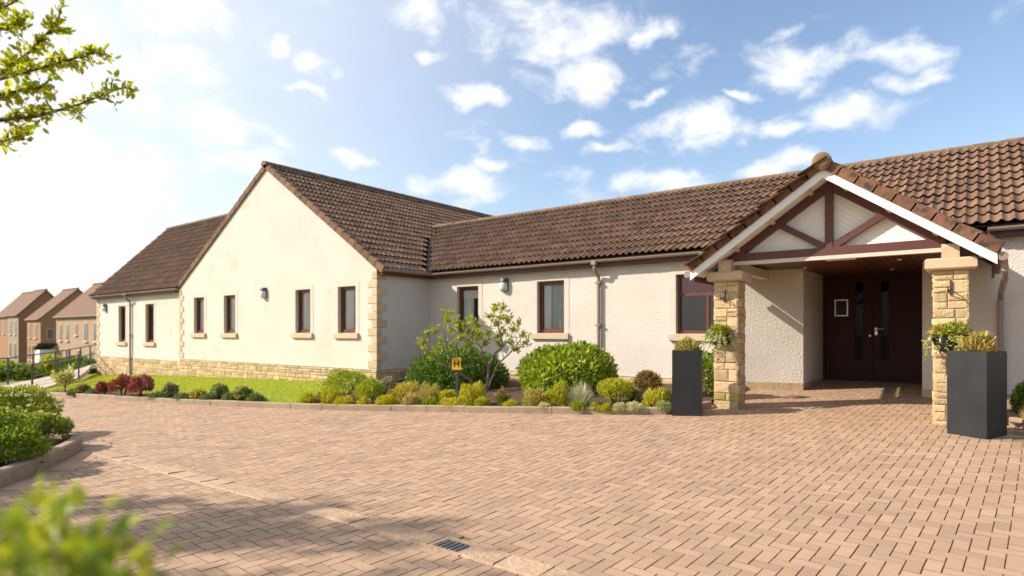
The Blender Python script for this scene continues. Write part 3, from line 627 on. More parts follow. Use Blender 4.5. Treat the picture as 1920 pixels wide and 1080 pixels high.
# windows
def curtain_sheet(x0, x1, y, z0, z1, waves, amp, taper=0.0):
    n = 24; vs = []; fs = []
    for r, z in enumerate((z0, (z0+z1)/2, z1)):
        for i in range(n+1):
            u = i/n; xx = x0 + (x1-x0)*u*(1 - taper*(1 - abs(r-1))*0.0) ; vs.append((xx, y + amp*math.sin(u*waves*2*math.pi + r*0.4), z))
    for r in range(2):
        for i in range(n): fs.append((r*(n+1)+i, r*(n+1)+i+1, (r+1)*(n+1)+i+1, (r+1)*(n+1)+i))
    return vs, fs
def window(Y, op, style, label=None):
    x0, x1, z0, z1 = op; fy0, fy1 = Y + 0.085, Y + 0.150; w = 0.052
    mb = MB(); mb.box(x0, x0 + w, fy0, fy1, z0, z1); mb.box(x1 - w, x1, fy0, fy1, z0, z1); mb.box(x0 + w, x1 - w, fy0 + 0.001, fy1, z1 - w, z1); mb.box(x0 + w, x1 - w, fy0 + 0.001, fy1, z0, z0 + w + 0.012)
    a, b, c, d = x0 + w, x1 - w, z0 + w + 0.012, z1 - w; s = 0.034; f = fy0 + 0.014   # opening sash
    if style == 'entrance':
        mz = z0 + 0.66*(z1 - z0); mb.box(a, b, f, fy1, mz - 0.03, mz + 0.03); mx = a + 0.62*(b-a); mb.box(mx - 0.025, mx + 0.025, f + 0.002, fy1, c, mz - 0.03)
    else:
        mb.box(a, a + s, f, fy1 - 0.01, c, d); mb.box(b - s, b, f, fy1 - 0.01, c, d); mb.box(a + s, b - s, f + 0.001, fy1 - 0.01, d - s, d); mb.box(a + s, b - s, f + 0.001, fy1 - 0.01, c, c + s)
    wn = mb.build('window', M['frame'], home)
    if label: wn['label'] = label
    p = Y + 0.125; mesh_obj('pane', [(a, p, c), (b, p, c), (b, p, d), (a, p, d)], [(0, 1, 2, 3)], M['glass'], wn)
    MB().cbox(x0 - 0.13, x1 + 0.13, Y - 0.065, Y + 0.10, z0 - 0.135, z0 - 0.002, 0.008).build('sill', M['sill'], wn)
    m = 0.125; mb = MB(); mb.box(x0 - m, x0 - 0.001, Y - 0.007, Y + 0.01, z0, z1 + m); mb.box(x1 + 0.001, x1 + m, Y - 0.007, Y + 0.01, z0, z1 + m); mb.box(x0 - 0.001, x1 + 0.001, Y - 0.007, Y + 0.01, z1 + 0.001, z1 + m)
    rv = MB()
    for q in ((x0 + 0.0005, x0 + 0.004, Y + 0.002, fy0 - 0.001, z0 + 0.003, z1 - 0.003), (x1 - 0.004, x1 - 0.0005, Y + 0.002, fy0 - 0.001, z0 + 0.003, z1 - 0.003), (x0 + 0.004, x1 - 0.004, Y + 0.002, fy0 - 0.001, z1 - 0.004, z1 - 0.0005)): rv.box(*q)
    mb.build('surround', M['margin'], wn); rv.build('reveal', M['margin'], wn)
    r = MB(); e = Y + 1.7; q0, q1, q2, q3 = x0 - 0.25, x1 + 0.25, z0 - 0.45, z1 + 0.12   # the room behind
    r.add([(q0, fy1, q2), (q1, fy1, q2), (q1, e, q2), (q0, e, q2), (q0, fy1, q3), (q1, fy1, q3), (q1, e, q3), (q0, e, q3)], [(0,1,2,3),(4,7,6,5),(3,2,6,7),(0,3,7,4),(1,5,6,2)])
    r.add([(q0, fy1, q2), (x0, fy1, q2), (x0, fy1, q3), (q0, fy1, q3)], [(0,1,2,3)]); r.add([(x1, fy1, q2), (q1, fy1, q2), (q1, fy1, q3), (x1, fy1, q3)], [(0,1,2,3)])
    r.add([(x0, fy1, q2), (x1, fy1, q2), (x1, fy1, z0), (x0, fy1, z0)], [(0,1,2,3)]); r.add([(x0, fy1, z1), (x1, fy1, z1), (x1, fy1, q3), (x0, fy1, q3)], [(0,1,2,3)])
    r.build('room', M['room'], wn)
    cy = fy1 + 0.022
    if style in ('curtain', 'curtain_dark'): mesh_obj('curtain', *curtain_sheet(a - 0.02, a + 0.62*(b-a), cy, c, d + 0.02, 5, 0.02), M['curtain'], wn, True)
    if style == 'curtain_dark': mesh_obj('curtain', *curtain_sheet(a + 0.80*(b-a), b + 0.02, cy + 0.02, c, d, 3, 0.012), M['blind_red'], wn, True)
    if style == 'blind':
        mesh_obj('blind', [(a, fy1 + 0.002, d - 0.24), (b, fy1 + 0.002, d - 0.24), (b, fy1 + 0.002, d + 0.02), (a, fy1 + 0.002, d + 0.02)], [(0,1,2,3)], M['curtain'], wn)
        mesh_obj('curtain', *curtain_sheet(a, a + 0.6*(b-a), cy, c, d, 5, 0.016), M['curtain'], wn, True)
    if style == 'net':
        mesh_obj('curtain', *curtain_sheet(a, a + 0.36*(b-a), cy, c, d, 3, 0.016), M['curtain'], wn, True)
        mesh_obj('curtain', *curtain_sheet(a + 0.36*(b-a), b, cy + 0.03, c, d, 6, 0.01), M['curtain_grey'], wn, True)
        MB().lathe((a + 0.72*(b-a), cy - 0.005 + 0.07, c), [(0.001, 0.0), (0.05, 0.01), (0.06, 0.10), (0.045, 0.22), (0.015, 0.28), (0.001, 0.30)], 10).build('ornament', M['white'], wn, True)
    if style == 'narrow': mesh_obj('curtain', *curtain_sheet(a + 0.3*(b-a), b, cy, c, d, 5, 0.016), M['curtain'], wn, True)
    if style == 'entrance':
        mesh_obj('blind', [(a, fy1 + 0.002, mz + 0.01), (b, fy1 + 0.002, mz + 0.01), (b, fy1 + 0.002, d + 0.02), (a, fy1 + 0.002, d + 0.02)], [(0,1,2,3)], M['blind_red'], wn)
        cb = MB(); bx, by, bz = a + 0.32*(b-a), Y + 0.75, z0 - 0.35
        for (i, j) in ((0, 0), (0.34, 0), (0, 0.34), (0.34, 0.34)): cb.box(bx + i, bx + i + 0.035, by + j, by + j + 0.035, bz, bz + (0.95 if j else 0.45))
        cb.box(bx, bx + 0.375, by + 0.001, by + 0.37, bz + 0.42, bz + 0.46); cb.box(bx + 0.036, bx + 0.339, by + 0.345, by + 0.37, bz + 0.6, bz + 0.92); cb.build('chair_inside', M['wood'], wn)
window(YG, WG[0], 'curtain'); window(YG, WG[1], 'curtain'); window(YG, WG[2], 'curtain_dark'); window(YG, WG[3], 'curtain')
window(YL, WL[0], 'narrow'); window(YL, WL[1], 'narrow')
window(YM, WM[0], 'blind'); window(YM, WM[1], 'net', 'window with grey net and a white ornament inside'); window(YM, WM[2], 'entrance', 'window with a red blind beside the porch')

# roofs ------------------------------------------------------------
TW, TG, TL = 0.28, 0.335, 0.40
def tile_local():
    n = 12; u = np.linspace(0, TW, n + 1); ph = (u / TW * 2) % 1.0
    prof = 0.031 * (np.where(ph < 0.55, np.sin(ph / 0.55 * math.pi), -0.35 * np.sin((ph - 0.55) / 0.45 * math.pi)))
    prof[-1] = prof[0]
    r0 = np.stack([u, np.zeros(n+1), prof + 0.056], -1); r1 = np.stack([u, np.full(n+1, TL), prof + 0.010], -1); r2 = np.stack([u, np.zeros(n+1) + 0.006, prof + 0.040], -1)
    V = np.vstack([r0, r1, r2]); k = n + 1; i = np.arange(n)
    F_ = np.vstack([np.stack([i, i+1, k+i+1, k+i], -1), np.stack([2*k+i, 2*k+i+1, i+1, i], -1)])
    return V, F_
TV, TF = tile_local()
tile_me = bpy.data.meshes.new('roof_tile'); tile_me.from_pydata([tuple(map(float, v)) for v in TV], [], [tuple(map(int, f)) for f in TF]); tile_me.materials.append(M['tile']); tile_me.polygons.foreach_set('use_smooth', [True]*len(tile_me.polygons)); tile_me.update()
try: tile_me.set_sharp_from_angle(angle=RAD(50))
except Exception: pass
ROOFS = []
def tiled_slope(part, O, U, Vv, length, rafter, keep, u_start=0.0):
    O, U, Vv = map(lambda q: np.array(q, float), (O, U, Vv)); U /= np.linalg.norm(U); Vv /= np.linalg.norm(Vv); Nn = np.cross(U, Vv)
    nu = int(length / TW) + 1; nv = int(math.ceil(rafter / TG)); g = rafter / nv
    i, j = np.meshgrid(np.arange(nu), np.arange(nv)); i = i.ravel(); j = j.ravel()
    P = O + np.outer(i*TW + u_start, U) + np.outer(j*g, Vv); C = P + U*TW/2 + Vv*g/2
    k = keep(C); P, C = P[k], C[k]
    ROOFS.append([part, U, Vv, Nn, P, C])
def gz_e(x): return ZA - np.where(np.asarray(x) > XA, 0.652, 0.588)*np.abs(x - XA)
def mz_f(y): return EAVE + 0.625*(y - 11.0)
PX0, PZ0, PSL = -1.62, 3.66, 0.70   # porch ridge
def pz(x): return PZ0 - PSL*np.abs(x - PX0)
r_main = mesh_obj('main_roof', [(-14.6, 11.0, EAVE-.01), (7.2, 11.0, EAVE-.01), (7.2, 13.93, 4.79), (-14.6, 13.93, 4.79), (7.2, 16.9, EAVE-.01), (-14.6, 16.9, EAVE-.01)], [(0,1,2,3),(3,2,4,5)], M['deck'], home)
r_gab = mesh_obj('gable_roof', [(-11.09, 9.44, gz_e(-11.09)), (-11.09, 24.2, gz_e(-11.09)), (XA, 24.2, ZA), (XA, 9.44, ZA), (-21.6, 9.44, gz_e(-21.6)), (-21.6, 24.2, gz_e(-21.6))], [(0,1,2,3),(3,2,5,4)], M['deck'], home)
r_left = mesh_obj('left_wing_roof', [(-29.35, 9.40, EAVE), (-21.3, 9.40, EAVE), (-21.3, 12.5, 6.15), (-29.35, 12.5, 6.15), (-21.3, 15.6, EAVE), (-29.35, 15.6, EAVE)], [(0,1,2,3),(3,2,4,5)], M['deck'], home)
r_por = mesh_obj('porch_roof', [(PX0, 8.80, PZ0), (PX0, 12.3, PZ0), (-3.42, 8.80, pz(-3.42)), (-3.42, 11.4, pz(-3.42)), (0.18, 8.80, pz(0.18)), (0.18, 11.4, pz(0.18))], [(0,1,3,2),(0,4,5,1)], M['deck'], home)
def keep_main(C):
    a = C[:, 2] > np.where(C[:, 0] < -11.0, gz_e(C[:, 0]), -9) + 0.05
    p = np.where((np.abs(C[:, 0] - PX0) < 1.80) & (C[:, 1] < 12.5), pz(C[:, 0]), -9) < C[:, 2] + 0.02
    return a & p
tiled_slope(r_main, (-14.2, 10.98, EAVE), (1, 0, 0), (0, 1, 0.625), 21.3, math.hypot(2.95, 1.84), keep_main)
tiled_slope(r_gab, (-11.05, 9.52, gz_e(-11.05)), (0, 1, 0), (-1, 0, 0.652), 14.4, math.hypot(5.0, 3.26), lambda C: (C[:, 2] > np.where(C[:, 1] > 11.0, np.where(C[:, 1] < 13.93, mz_f(C[:, 1]), mz_f(27.86 - C[:, 1])), -9) + 0.06))
tiled_slope(r_left, (-29.30, 9.38, EAVE - 0.02), (1, 0, 0), (0, 1, 1.026), 8.0, math.hypot(3.12, 3.2), lambda C: C[:, 0] < -21.35)
tiled_slope(r_por, (PX0 + 1.80, 8.83, pz(PX0 + 1.80)), (0, 1, 0), (-1, 0, PSL), 3.5, 1.80*math.hypot(1, PSL), lambda C: C[:, 2] > mz_f(C[:, 1]) - 0.03)
tiled_slope(r_por, (PX0 - 1.80, 12.3, pz(PX0 + 1.80)), (0, -1, 0), (1, 0, PSL), 3.5, 1.80*math.hypot(1, PSL), lambda C: C[:, 2] > mz_f(C[:, 1]) - 0.03)
tiled_slope(r_gab, (-21.62, 24.1, gz_e(-21.62)), (0, -1, 0), (1, 0, 0.588), 14.4, math.hypot(5.57, 3.275), lambda C: C[:, 2] > np.where(C[:, 1] < 12.5, 3.0 + 1.026*(C[:, 1] - 9.4), 9 - C[:, 1]))
def emit_tiles():
    allC = np.vstack([r[5] for r in ROOFS]); px, py, f = proj(allC[:, 0], allC[:, 1], allC[:, 2])
    seen = (px > 5) & (px < 1915) & (py > 5) & (f > 1); ids = np.concatenate([np.full(len(r[5]), i) for i, r in enumerate(ROOFS)]); seen &= np.isin(ids, (0, 1, 2))
    solo = np.zeros(len(allC), bool); solo[np.argsort(np.where(seen, f, 1e6))[:300]] = True; k0 = 0; extra = {}
    for part, U, Vv, Nn, P, C in ROOFS:
        s = solo[k0:k0+len(P)]; k0 += len(P); B = np.stack([U, Vv, Nn], 0)
        for p in P[s]:
            o = bpy.data.objects.new('roof_tile', tile_me); col.objects.link(o); m = Matrix([list(U), list(Vv), list(Nn)]).transposed().to_4x4()
            m = m @ Matrix.Rotation(random.gauss(0, 0.006), 4, 'Z') @ Matrix.Rotation(random.gauss(0, 0.006), 4, 'X'); m.translation = Vector(p) + Vector(Nn) * random.uniform(-.002, .003); o.matrix_basis = m; o.parent = part
        Q = P[~s]; jit = rng.normal(0, 0.0022, (len(Q), 1, 1)) * Nn
        V = (Q[:, None, :] + (TV @ B)[None] + jit).reshape(-1, 3); Fq = (np.arange(len(Q))[:, None, None]*len(TV) + TF[None]).reshape(-1, 4)
        extra.setdefault(part.name, [part, [], []]); e = extra[part.name]; off = sum(len(v) for v in e[1]); e[1].append(V); e[2].append(Fq + off)
    for part, Vs, Fs in extra.values():
        o = np_mesh('roof_tile_courses', np.vstack(Vs), np.vstack(Fs), M['tile'], None, smooth=True)
        try: o.data.set_sharp_from_angle(angle=RAD(50))
        except Exception: pass
        o.parent = part; tag(o, 'further courses of brown roof tiles', kind='stuff')
emit_tiles()
def ridge_tiles(part, a, b, r, seg=0.45, mat='ridge'):
    a = np.array(a, float); b = np.array(b, float); L_ = np.linalg.norm(b - a); d = (b - a)/L_; n = int(L_/seg); w = np.cross(d, (0, 0, 1)); k = 7
    for i in range(n):
        vs = []; p0 = a + d*(L_*i/n); p1 = a + d*(L_*(i+1)/n - 0.006)
        for p, rr in ((p0, r*1.04), (p1, r*0.97)):
            for t in np.linspace(-0.12, math.pi + 0.12, k): vs.append(p + w*rr*math.cos(t) + np.array([0, 0, rr*0.82*math.sin(t) - 0.02]))
        fs = [(q, q+1, k+q+1, k+q) for q in range(k-1)] + [tuple(range(k)), tuple(range(2*k-1, k-1, -1))]
        mesh_obj('ridge_tile', vs, fs, M[mat], part, False)
ridge_tiles(r_main, (-14.2, 13.93, 4.80), (7.2, 13.93, 4.80), 0.12); ridge_tiles(r_gab, (XA, 9.36, ZA + 0.02), (XA, 24.2, ZA + 0.02), 0.13); ridge_tiles(r_left, (-29.4, 12.5, 6.17), (-21.4, 12.5, 6.17), 0.12)
ridge_tiles(r_por, (PX0, 8.72, PZ0 + 0.02), (PX0, 12.1, PZ0 + 0.02), 0.115)
MB().lathe((0, 0, 0), [(0.001, 0.03), (0.075, 0.022), (0.115, 0.0), (0.115, -0.06)], 16).build('ridge_end_cap', M['ridge'], r_por).matrix_basis = Matrix.Translation((PX0, 8.72, PZ0 + 0.02)) @ Matrix.Rotation(RAD(90), 4, 'X')
def verge(part, a, b, side, drop, mat, n, up, wid=0.16):
    """stepped verge units from eaves a up to apex b; side = outward unit vector"""
    a = np.array(a, float); b = np.array(b, float); L_ = np.linalg.norm(b - a); d = (b - a)/L_; side = np.array(side, float); nn = np.cross(side, d); nn = nn if nn[2] > 0 else -nn
    for i in range(n):
        s0, s1 = L_*i/n, L_*(i+1)/n + 0.02; p = a + d*s0; q = a + d*s1; t0, t1 = up + 0.016, up - 0.010
        vs = []
        for c, t in ((p, t0), (q, t1)): vs += [c - side*wid + nn*(t - 0.03), c - side*wid + nn*t, c + nn*(t + 0.012), c + side*0.03 + nn*t, c + side*0.03 - nn*drop, c + side*0.004 - nn*drop]
        fs = [(k, (k+1) % 6, 6 + (k+1) % 6, 6 + k) for k in range(6)] + [(5,4,3,2,1,0), (6,7,8,9,10,11)]
        mesh_obj('verge_tile', vs, fs, M[mat], part)
verge(r_gab, (-11.02, 9.44, gz_e(-11.02)), (XA, 9.44, ZA), (0, -1, 0), 0.10, 'verge', 20, 0.055); verge(r_gab, (-21.66, 9.44, gz_e(-21.66)), (XA, 9.44, ZA), (0, -1, 0), 0.10, 'verge', 20, 0.055)
verge(r_left, (-29.33, 9.38, EAVE - 0.02), (-29.33, 12.5, 6.17), (-1, 0, 0), 0.10, 'verge', 13, 0.055)
verge(r_por, (PX0 + 1.81, 8.80, pz(PX0 + 1.81)), (PX0, 8.80, PZ0), (0, -1, 0), 0.055, 'red_verge', 9, 0.062, 0.2); verge(r_por, (PX0 - 1.81, 8.80, pz(PX0 + 1.81)), (PX0, 8.80, PZ0), (0, -1, 0), 0.055, 'red_verge', 9, 0.062, 0.2)
# lead valley between the two roofs
a = np.array((-11.02, 10.96, EAVE + 0.02)); b = np.array((-13.85, 13.93, 4.82)); wv = np.array((0.13, 0.0, 0.0)); wu = np.array((0.0, 0.13, 0.0))
mesh_obj('valley_flashing', [a - wv + (0, 0, 0.10), a + (0, 0, 0.008), a + wu + (0, 0, 0.095), b - wv + (0, 0, 0.10), b + (0, 0, 0.008), b + wu + (0, 0, 0.095)], [(0, 1, 4, 3), (1, 2, 5, 4)], M['lead'], home)
# eaves: soffit, fascia, gutter
def eaves(x0, x1, y, name_y, brackets=True):
    mb = MB(); mb.box(x0, x1, y - 0.165, y - 0.142, EAVE - 0.165, EAVE - 0.005); mb.box(x0, x1, y - 0.141, y + 0.02, EAVE - 0.16, EAVE - 0.14); mb.build('fascia', M['fascia'], home)
    g = MB(); n = 8; vs = []; c = (y - 0.225, EAVE - 0.035); r = 0.056
    for xx in (x0, x1):
        for k in range(n+1): t = math.pi + math.pi*k/n; vs.append((xx, c[0] + r*math.cos(t), c[1] + r*math.sin(t)))
        for k in range(n+1): t = 2*math.pi - math.pi*k/n; vs.append((xx, c[0] + (r-0.006)*math.cos(t), c[1] + (r-0.006)*math.sin(t)))
    q = 2*n + 2; g.add(vs, [(k, (k+1) % q, q + (k+1) % q, q + k) for k in range(q)] + [tuple(range(q)), tuple(range(2*q-1, q-1, -1))]); gut = g.build('gutter', M['gutter'], home)
    xx = x0 + 0.4
    while xx < x1 - 0.1:
        b = MB(); vs = []
        for u in (xx, xx + 0.035):
            for k in range(n+1): t = math.pi + math.pi*k/n; vs.append((u, c[0] + (r+0.007)*math.cos(t), c[1] + (r+0.007)*math.sin(t)))
        b.add(vs, [(k, k+1, n+2+k, n+1+k) for k in range(n)]); b.build('gutter_bracket', M['gutter'], gut); xx += 0.9
eaves(-11.12, -3.46, YM, 0); eaves(0.10, 7.0, YM, 0); eaves(XE - 0.12, XD - 0.02, YL, 0)
mb = MB(); mb.box(XC + 0.142, XC + 0.165, YG + 0.02, YM - 0.166, EAVE - 0.165, EAVE - 0.005); mb.box(XC, XC + 0.141, YG + 0.02, YM - 0.17, EAVE - 0.16, EAVE - 0.14); mb.build('fascia', M['fascia'], home)
mb = MB(); mb.tube([(XC + 0.225, YG - 0.02, EAVE - 0.035), (XC + 0.225, YM - 0.2, EAVE - 0.035)], 0.056, 10); mb.build('gutter', M['gutter'], home)
def downpipe(x, y, z0, z1, foot=0.0):
    p = MB(); p.tube([(x, y - 0.225, z1), (x, y - 0.225, z1 - 0.13), (x, y - 0.20, z1 - 0.18), (x, y - 0.085, z1 - 0.27), (x, y - 0.058, z1 - 0.33), (x, y - 0.058, z0)], 0.036, 10)
    for z in (z1 - 0.42, (z0 + z1)/2): p.box(x - 0.055, x + 0.055, y - 0.10, y - 0.001, z - 0.018, z + 0.018)
    p.box(x - 0.05, x + 0.05, y - 0.285, y - 0.17, z1 - 0.06, z1 + 0.02); p.build('downpipe', M['gutter'], home, False)
downpipe(-6.28, YM, 0.3, EAVE - 0.07); downpipe(-25.70, YL, -0.25, EAVE - 0.07)
# porch ------------------------------------------------------------
def pillar(x0, label):
    x1 = x0 + 0.36; y0, y1 = 9.13, 9.49; g = Gf(x0 + .18, 9.3) - 0.08; top = 2.21
    root = MB().box(x0 + 0.012, x1 - 0.012, y0 + 0.012, y1 - 0.012, g, top).build('pillar', M['mortar'], home); root['label'] = label
    for plane, u0, u1, base, sg in (('Y', x0 + 0.004, x1 - 0.004, y0 + 0.012, -1), ('X', y0, y1, x1 - 0.012, 1), ('X', y0, y1, x0 + 0.012, -1)):
        for s in split_stones(u0, u1, g + 0.02, top, 0.085, 0.20, 0.13, 0.27, rs):
            low = s[2] < g + 0.30 and rs.random() < 0.75 and x0 < -2
            put_stone(stone_mesh('stone', plane, None, s, sg, root, None, base, 0.016, rs, 0.004), 'pillar_stone', M['stone_moss' if low else 'stone'], root)
    MB().cbox(x0 - 0.08, x1 + 0.08, y0 - 0.08, y1 + 0.08, top + 0.001, top + 0.145, 0.022).build('capital', M['sill'], root)
    # rounded corbel carrying the wall plate
    vs = []; k = 8; pr = [(y0 - 0.04 + 0.07*(1 - math.cos(t)), top + 0.146 + 0.17*math.sin(t)*1.0) for t in np.linspace(0, math.pi/2, k)]
    pr = [(y0 - 0.06, top + 0.146), (y0 - 0.06, top + 0.27)] + [(y0 - 0.06 + 0.05*(1 - math.cos(t)), top + 0.27 + 0.05*math.sin(t)) for t in np.linspace(0, math.pi/2, 4)] + [(y1 - 0.05, top + 0.32), (y1 - 0.05, top + 0.146)]
    for xx in (x0 + 0.09, x1 - 0.09): vs += [(xx, y, z) for y, z in pr]
    n = len(pr); mesh_obj('corbel', vs, [(i, (i+1) % n, n + (i+1) % n, n + i) for i in range(n)] + [tuple(range(n))[::-1], tuple(range(n, 2*n))], M['sill'], root)
    MB().box(x0 + 0.10, x1 - 0.10, y1 - 0.05, YM + (0.0 if x0 < -2 else 0.2), 2.38, 2.52).build('wall_plate', M['margin'], root)
    ir = MB(); cx = (x0 + x1)/2; ir.tube([(cx, y0 - 0.02, 1.90), (cx, y0 - 0.02, 2.08)], 0.010, 6); ir.tube([(cx, y0 - 0.02, 1.97), (cx, y0 - 0.10, 1.97), (cx - 0.02, y0 - 0.16, 1.94), (cx - 0.02, y0 - 0.19, 1.97), (cx - 0.02, y0 - 0.19, 2.0)], 0.008, 6)
    ir.tube([(cx, y0 - 0.02, 1.91), (cx - 0.01, y0 - 0.07, 1.93), (cx - 0.02, y0 - 0.12, 1.96)], 0.007, 6); ir.build('basket_hook', M['iron'], root)
pillar(-3.17, 'left stone porch pillar with moss at its foot'); pillar(-0.45, 'right stone porch pillar behind the larger planter')
# timber truss in front of white boarding
YT = 9.24; tl, tr, tzb = PX0 - 1.20, PX0 + 1.20, 2.50; tz1 = tzb + 0.10; rise = PSL*0.985
def slope_pt(s, off): return (PX0 + s*off, YT, PZ0 - 0.21 - rise*off)
def bar(name, p, q, w, th, mat, dy=0.0, par=None):
    p = np.array(p, float); q = np.array(q, float); d = (q - p); l = np.linalg.norm(d); d /= l; n = np.array((-d[2], 0, d[0]))
    return MB().obox((p + q)/2 + np.array((0, dy, 0)), d, (0, 1, 0), n, l, th, w).build(name, mat, par or home)
bar('tie_beam', (tl - 0.1, YT, tzb + 0.055), (tr + 0.1, YT, tzb + 0.055), 0.11, 0.10, M['fascia'])
AP = np.array((PX0, YT, PZ0 - 0.205)); LC = np.array((PX0 - 1.27, YT, PZ0 - 0.205 - 1.27*rise)); RC = LC.copy(); RC[0] = PX0 + 1.27
bar('truss_rafter', LC, AP, 0.105, 0.09, M['fascia'], 0.004); bar('truss_rafter', AP, RC, 0.105, 0.09, M['fascia'], 0.008)
bar('king_post', (PX0, YT, tz1), (PX0, YT, PZ0 - 0.25), 0.095, 0.085, M['fascia'], -0.004)
for s in (-1, 1): bar('strut', (PX0 + s*0.05, YT, tz1 + 0.02), (PX0 + s*0.64, YT, PZ0 - 0.235 - 0.64*rise), 0.085, 0.075, M['fascia'], 0.002)
bd = MB()
YB = YT + 0.06; A3 = np.array((PX0, YB, PZ0 - 0.15)); K3 = np.array((PX0, YB, tzb + 0.05))
for s in (-1, 1):
    L3 = np.array((PX0 + s*1.30, YB, tzb + 0.05)); n = 13
    for i in range(n):
        f0, f1 = i/n, (i+1)/n - 0.0025; f1 = min(f1, 0.999)
        q = [A3 + (K3 - A3)*f0, L3 + (K3 - L3)*f0, L3 + (K3 - L3)*f1, A3 + (K3 - A3)*f1]; vs = [tuple(v) for v in q] + [tuple(v + np.array((0, 0.02, 0))) for v in q]
        # bevelled edge so that each board reads
        vs[3] = tuple(np.array(vs[3]) + (0, 0.003, 0)); vs[2] = tuple(np.array(vs[2]) + (0, 0.003, 0))
        fs = [(0,1,2,3),(7,6,5,4),(0,4,5,1),(2,6,7,3)]; mesh_obj('gable_board', vs, fs if s < 0 else [f[::-1] for f in fs], M['board'], home)
mesh_obj('gable_backing', [(PX0, YB + 0.03, PZ0 - 0.05), (PX0 - 1.55, YB + 0.03, tzb + 0.05), (PX0 + 1.55, YB + 0.03, tzb + 0.05)], [(0, 1, 2)], M['deck'], home)
# barge boards, soffit boards under the verge
for s in (-1, 1):
    p = np.array((PX0 + s*1.79, 8.80, pz(PX0 + 1.79) - 0.095)); q = np.array((PX0, 8.80, PZ0 - 0.095)); d = (p - q)
    vs = [(*(q[:2]), q[2] + 0.07), (*(q[:2]), q[2] - 0.09), (p[0], p[1], p[2] - 0.09), (p[0], p[1], p[2] + 0.07)]; vs += [(x_, y_ + 0.03, z_) for x_, y_, z_ in vs]
    fs = [(0,1,2,3),(7,6,5,4),(0,4,5,1),(1,5,6,2),(2,6,7,3),(3,7,4,0)]; mesh_obj('barge_board', vs, fs if s < 0 else [f[::-1] for f in fs], M['white'], home)
    vs = [(PX0, 8.831, PZ0 - 0.13), (PX0, YB + 0.02, PZ0 - 0.13), (PX0 + s*1.77, YB + 0.02, pz(PX0 + 1.77) - 0.13), (PX0 + s*1.77, 8.831, pz(PX0 + 1.77) - 0.13)]
    mesh_obj('verge_soffit', vs, [(0, 1, 2, 3)] if s > 0 else [(3, 2, 1, 0)], M['board'], home)
    for f in (0.12, 0.40, 0.68, 0.93):
        c = np.array((PX0 + s*1.77*f, 9.02, PZ0 - 0.15 - 1.77*f*PSL)); d = np.array((s*1.0, 0, -PSL)); d /= np.linalg.norm(d)
        MB().obox(c, d, (0, 1, 0), np.cross(d, (0, 1, 0)), 0.05, 0.34, 0.04).build('purlin_end', M['margin'], home)
    # gutter along the porch eave
    xe = PX0 + s*1.84; ze = pz(PX0 + 1.84) - 0.06
    MB().tube([(xe, 8.81, ze), (xe, 10.9, ze)], 0.052, 8).build('gutter', M['gutter'], home)
    MB().box(xe - 0.075, xe - 0.05, 8.97, 10.95, ze - 0.10, ze + 0.04).build('fascia', M['fascia'], home) if s > 0 else MB().box(xe + 0.05, xe + 0.075, 8.97, 10.95, ze - 0.10, ze + 0.04).build('fascia', M['fascia'], home)
xe = PX0 + 1.84; ze = pz(xe) - 0.06
MB().tube([(xe + 0.01, 8.90, ze - 0.02), (xe + 0.02, 8.91, ze - 0.14), (xe + 0.03, 9.2, ze - 0.22), (xe + 0.03, 10.9, ze - 0.30), (xe + 0.03, YM - 0.06, ze - 0.40), (xe + 0.03, YM - 0.055, 0.45)], 0.036, 10).build('downpipe', M['gutter'], home)
# ceiling of narrow boards, lights
xb = -3.30
while xb < 0.02:
    MB().box(xb + 0.003, xb + 0.097, YT + 0.03, YD - 0.001, 2.553, 2.572).build('ceiling_board', M['ceiling'], home); xb += 0.1
MB().box(-3.32, 0.03, YT + 0.03, YD + 0.1, 2.574, 2.585).build('ceiling_backing', M['deck'], home)
MB().box(tl - 0.2, tr + 0.2, YT - 0.045, YT + 0.029, tzb - 0.055, tzb - 0.002).build('beam_soffit', M['margin'], home)
for (x_, y_) in ((-2.55, 9.75), (-2.35, 11.3), (-0.85, 9.75), (-0.95, 10.9), (-1.2, 12.5)):
    d_ = MB().lathe((x_, y_, 2.548), [(0.045, 0.004), (0.045, -0.006), (0.030, -0.008), (0.028, 0.0)], 14).build('downlight', M['steel'], home, True)
    mesh_obj('lamp_face', [(x_ + 0.027*math.cos(t), y_ + 0.027*math.sin(t), 2.5475) for t in np.linspace(0, 2*math.pi, 12, endpoint=False)], [tuple(range(11, -1, -1))], M['spot'], d_)
MB().cbox(-1.75, -1.36, 9.62, 9.74, 2.475, 2.552, 0.012).build('emergency_light', M['white'], home)
